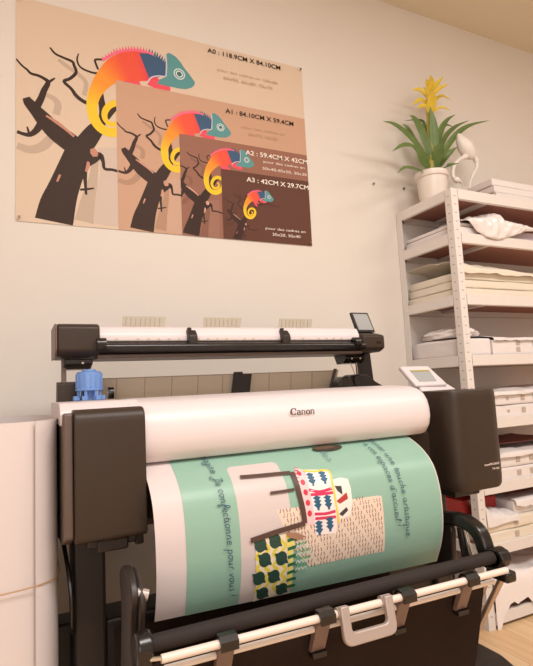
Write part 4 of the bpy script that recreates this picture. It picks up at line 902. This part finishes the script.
    sheet(.72, 1.06, -.350, -.05, z7+.1525, 'second loose white sheet lying on the upper pack of the seventh shelf', M['paper'], 17, .012, 0, .030)
    o = sheet(.70, 1.04, -.33, -.05, z7+.176, 'brown folder on top of the seventh shelf pile', M['brownf'], 15, .004, 0, 0, cat='folder', name='brown_folder')
    # lowest shelf
    crumple((.67, -.19, z8+.038), (.115, .12, .066), 'big white plastic wrapped bundle at the left of the lowest shelf', 6.0, name='wrapped_bundle', cat='bundle')
    crumple((.97, -.19, z8+.038), (.115, .12, .066), 'white plastic wrapped bundle further right on the lowest shelf', 9.0, name='wrapped_bundle', cat='bundle')
    sheet(.53, 1.14, -.366, -.03, z8+.132, 'white plastic sheet spread over the bundles of the lowest shelf', M['film'], 21, .04, 0, .16, name='plastic_sheet', wav=7)
def bag(z2):
    bm = B(); nx, ny = 70, 40; g = []
    def lerp(T, x):
        for (a, b), (c, d) in zip(T, T[1:]):
            if x <= c: return b+(d-b)*max(0, (x-a)/(c-a))
        return T[-1][1]
    top = [(.54, .066), (.60, .088), (.68, .104), (.755, .128), (.775, .125), (.79, .100), (.87, .092), (.95, .082), (1.04, .070)]
    bot = [(.54, .058), (.585, .050), (.62, .015), (.68, -.010), (.74, -.016), (.80, -.002), (.87, .020), (.93, .042), (1.04, .052)]
    for i in range(nx+1):
        r = []
        for j in range(ny+1):
            u = i/nx; v = j/ny; x = .545+u*.49
            n = noise.noise(Vector((x*9, v*3, 1.3))); n2 = abs(noise.noise(Vector((x*24, v*7, 5.1)))); n3 = abs(noise.noise(Vector((x*55, v*16, 2.2))))
            zt, zb = lerp(top, x), lerp(bot, x)
            if v < .4:
                q = v/.4; z = zb+(zt*.86-zb)*math.sin(q*PI/2); y = -.352-.020*math.sin(q*PI)*min(1, (zt-zb)/.06)-.012+.016*q-n2*.014-n3*.006+.006*n
            else:
                q = (v-.4)/.6; y = -.350+q*.27; z = zt*(.86+.14*math.sin(min(1, q*4)*PI/2))-q*.5*(zt-.062)+.012*n*q+n2*.012+n3*.006
                z = max(z, .0625+n3*.006)
            r.append(bm.verts.new((x, y, z2+z)))
        g.append(r)
    for i in range(nx):
        for j in range(ny): bm.faces.new((g[i][j], g[i+1][j], g[i+1][j+1], g[i][j+1]))
    o = finish('plastic_bag', bm, M['film'], angle=75)
    md = o.modifiers.new('thick', 'SOLIDIFY'); md.thickness = .001
    tag(o, 'crumpled shiny white plastic bag on the second shelf', 'plastic bag')
shelf_items()

# ---------------------------------------------------------------- plant and ornaments
def plant():
    c = (.617, -.13, LEV[0]+.004)
    t = thing('potted_bromeliad', 'yellow flowering bromeliad in a white pot on top of the shelving unit', 'plant', c)
    bm = B(); lathe(bm, [(.050, 0), (.060, .004), (.066, .06), (.071, .140), (.077, .144), (.079, .152), (.079, .168), (.076, .171), (.070, .169), (.068, .155), (.01, .153)], c, 48)
    finish('pot', bm, M['pot'], t, angle=40)
    finish('soil', lathe(B(), [(.067, .154), (.064, .159), (.03, .162), (.002, .163)], c, 32), M['soil'], t)
    def blade(pts, w_, m, name, cup=.35, th=.0012):
        P = spline([Vector(p) for p in pts], 5); bm = B(); N = len(P); rows = []
        for i, p in enumerate(P):
            tt = (P[min(i+1, N-1)]-P[max(i-1, 0)]).normalized()
            view = Vector((.45, .88, -.1)) if name != 'none' else Vector((0, 1, 0))
            s = tt.cross(view).normalized(); nr = s.cross(tt).normalized()
            u = i/(N-1); wd = w_*1.22*(.75+.35*math.sin(PI*min(1, u*1.2)))*(1-max(0, (u-.55)/.45)**1.8)+.0004
            rows.append([p+s*wd*k+nr*(-abs(k)*wd*cup) for k in (-1, -.5, 0, .5, 1)]+[nr])
        A = [[bm.verts.new(q) for q in r[:5]] for r in rows]; Bk = [[bm.verts.new(q+r[5]*th) for q in r[:5]] for r in rows]
        for g in (A, Bk):
            for i in range(N-1):
                for j in range(4): bm.faces.new((g[i][j], g[i][j+1], g[i+1][j+1], g[i+1][j]))
        for i in range(N-1):
            for j in (0, 4): bm.faces.new((A[i][j], A[i+1][j], Bk[i+1][j], Bk[i][j]))
        for i in (0, N-1):
            for j in range(4): bm.faces.new((A[i][j], A[i][j+1], Bk[i][j+1], Bk[i][j]))
        finish(name, bm, m, t, angle=80)
    for pts, w_ in LEAVES: blade(pts, w_, M['leaf'], 'leaf')
    finish('flower_stalk', tube(B(), spline([(.617, -.13, 1.985), (.625, -.13, 2.12), (.631, -.13, 2.26), (.632, -.13, 2.36)], 5), [.014]*10+[.011]*6, 10), M['stalk'], t)
    for pts, w_ in BRACTS: blade(pts, w_, M['bract'], 'flower_bract')
plant()
def flamingo():
    y = -.15; z0 = LEV[0]+.004
    t = thing('bird_figurine', 'pale bird figurine with curved neck standing right of the plant', 'figurine', (.845, y, z0))
    bm = B(); bmesh.ops.create_uvsphere(bm, u_segments=28, v_segments=18, radius=1)
    R = Matrix.Rotation(math.radians(48), 3, 'Y')
    for v in bm.verts:
        d = v.co; taper = 1-.35*max(0, -d.x); p = Vector((d.x*.075, d.y*.035*taper, d.z*.043*taper+(.02 if d.x < -.6 else 0)*(-d.x-.6)))
        q = R @ p; v.co = (.838+q.x, y+q.y, 2.145+q.z)
    finish('body', bm, M['bird'], t)
    bm = B(); tube(bm, spline([(.868, y, 2.12), (.905, y, 2.085), (.90, y, 2.04), (.87, y, 2.0), (.845, y, 1.95), (.842, y, 1.90), (.846, y, z0+.008)], 6), [.012]*8+[.008]*12+[.005]*17, 12)
    finish('leg', bm, M['bird'], t)
    bm = B(); tube(bm, spline([(.85, y, 2.105), (.815, y, 2.085), (.785, y, 2.068), (.755, y, 2.04), (.738, y, 2.005), (.738, y, 1.975), (.752, y, 1.962)], 6), [.014]*6+[.010]*16+[.009]*15, 12)
    finish('neck', bm, M['bird'], t)
    bm = B(); bmesh.ops.create_uvsphere(bm, u_segments=16, v_segments=10, radius=1)
    for v in bm.verts: v.co = (.760+v.co.x*.022, y+v.co.y*.014, 1.962+v.co.z*.015)
    tube(bm, spline([(.775, y, 1.960), (.793, y, 1.950), (.800, y, 1.932)], 4), [.008, .007, .006, .005, .004, .003, .002, .0015, .001], 10)
    finish('head', bm, M['bird'], t)
    finish('base', lathe(B(), [(.002, 0), (.050, 0), (.052, .005), (.046, .012), (.002, .014)], (.846, y, z0), 28), M['bird'], t)
flamingo()
for x, z in ((.366, 1.948), (.55, 1.946)):
    o = finish('wall_screw', lathe(B(), [(.0055, -.010), (.006, -.008), (.003, -.006), (.003, 0)], (x, 0, z), 14, axis='Y'), M['screw'])
    tag(o, 'small screw head in the wall left of the shelving, %s of two' % ('left one' if x < .45 else 'right one'), 'screw', 'screws in the wall')
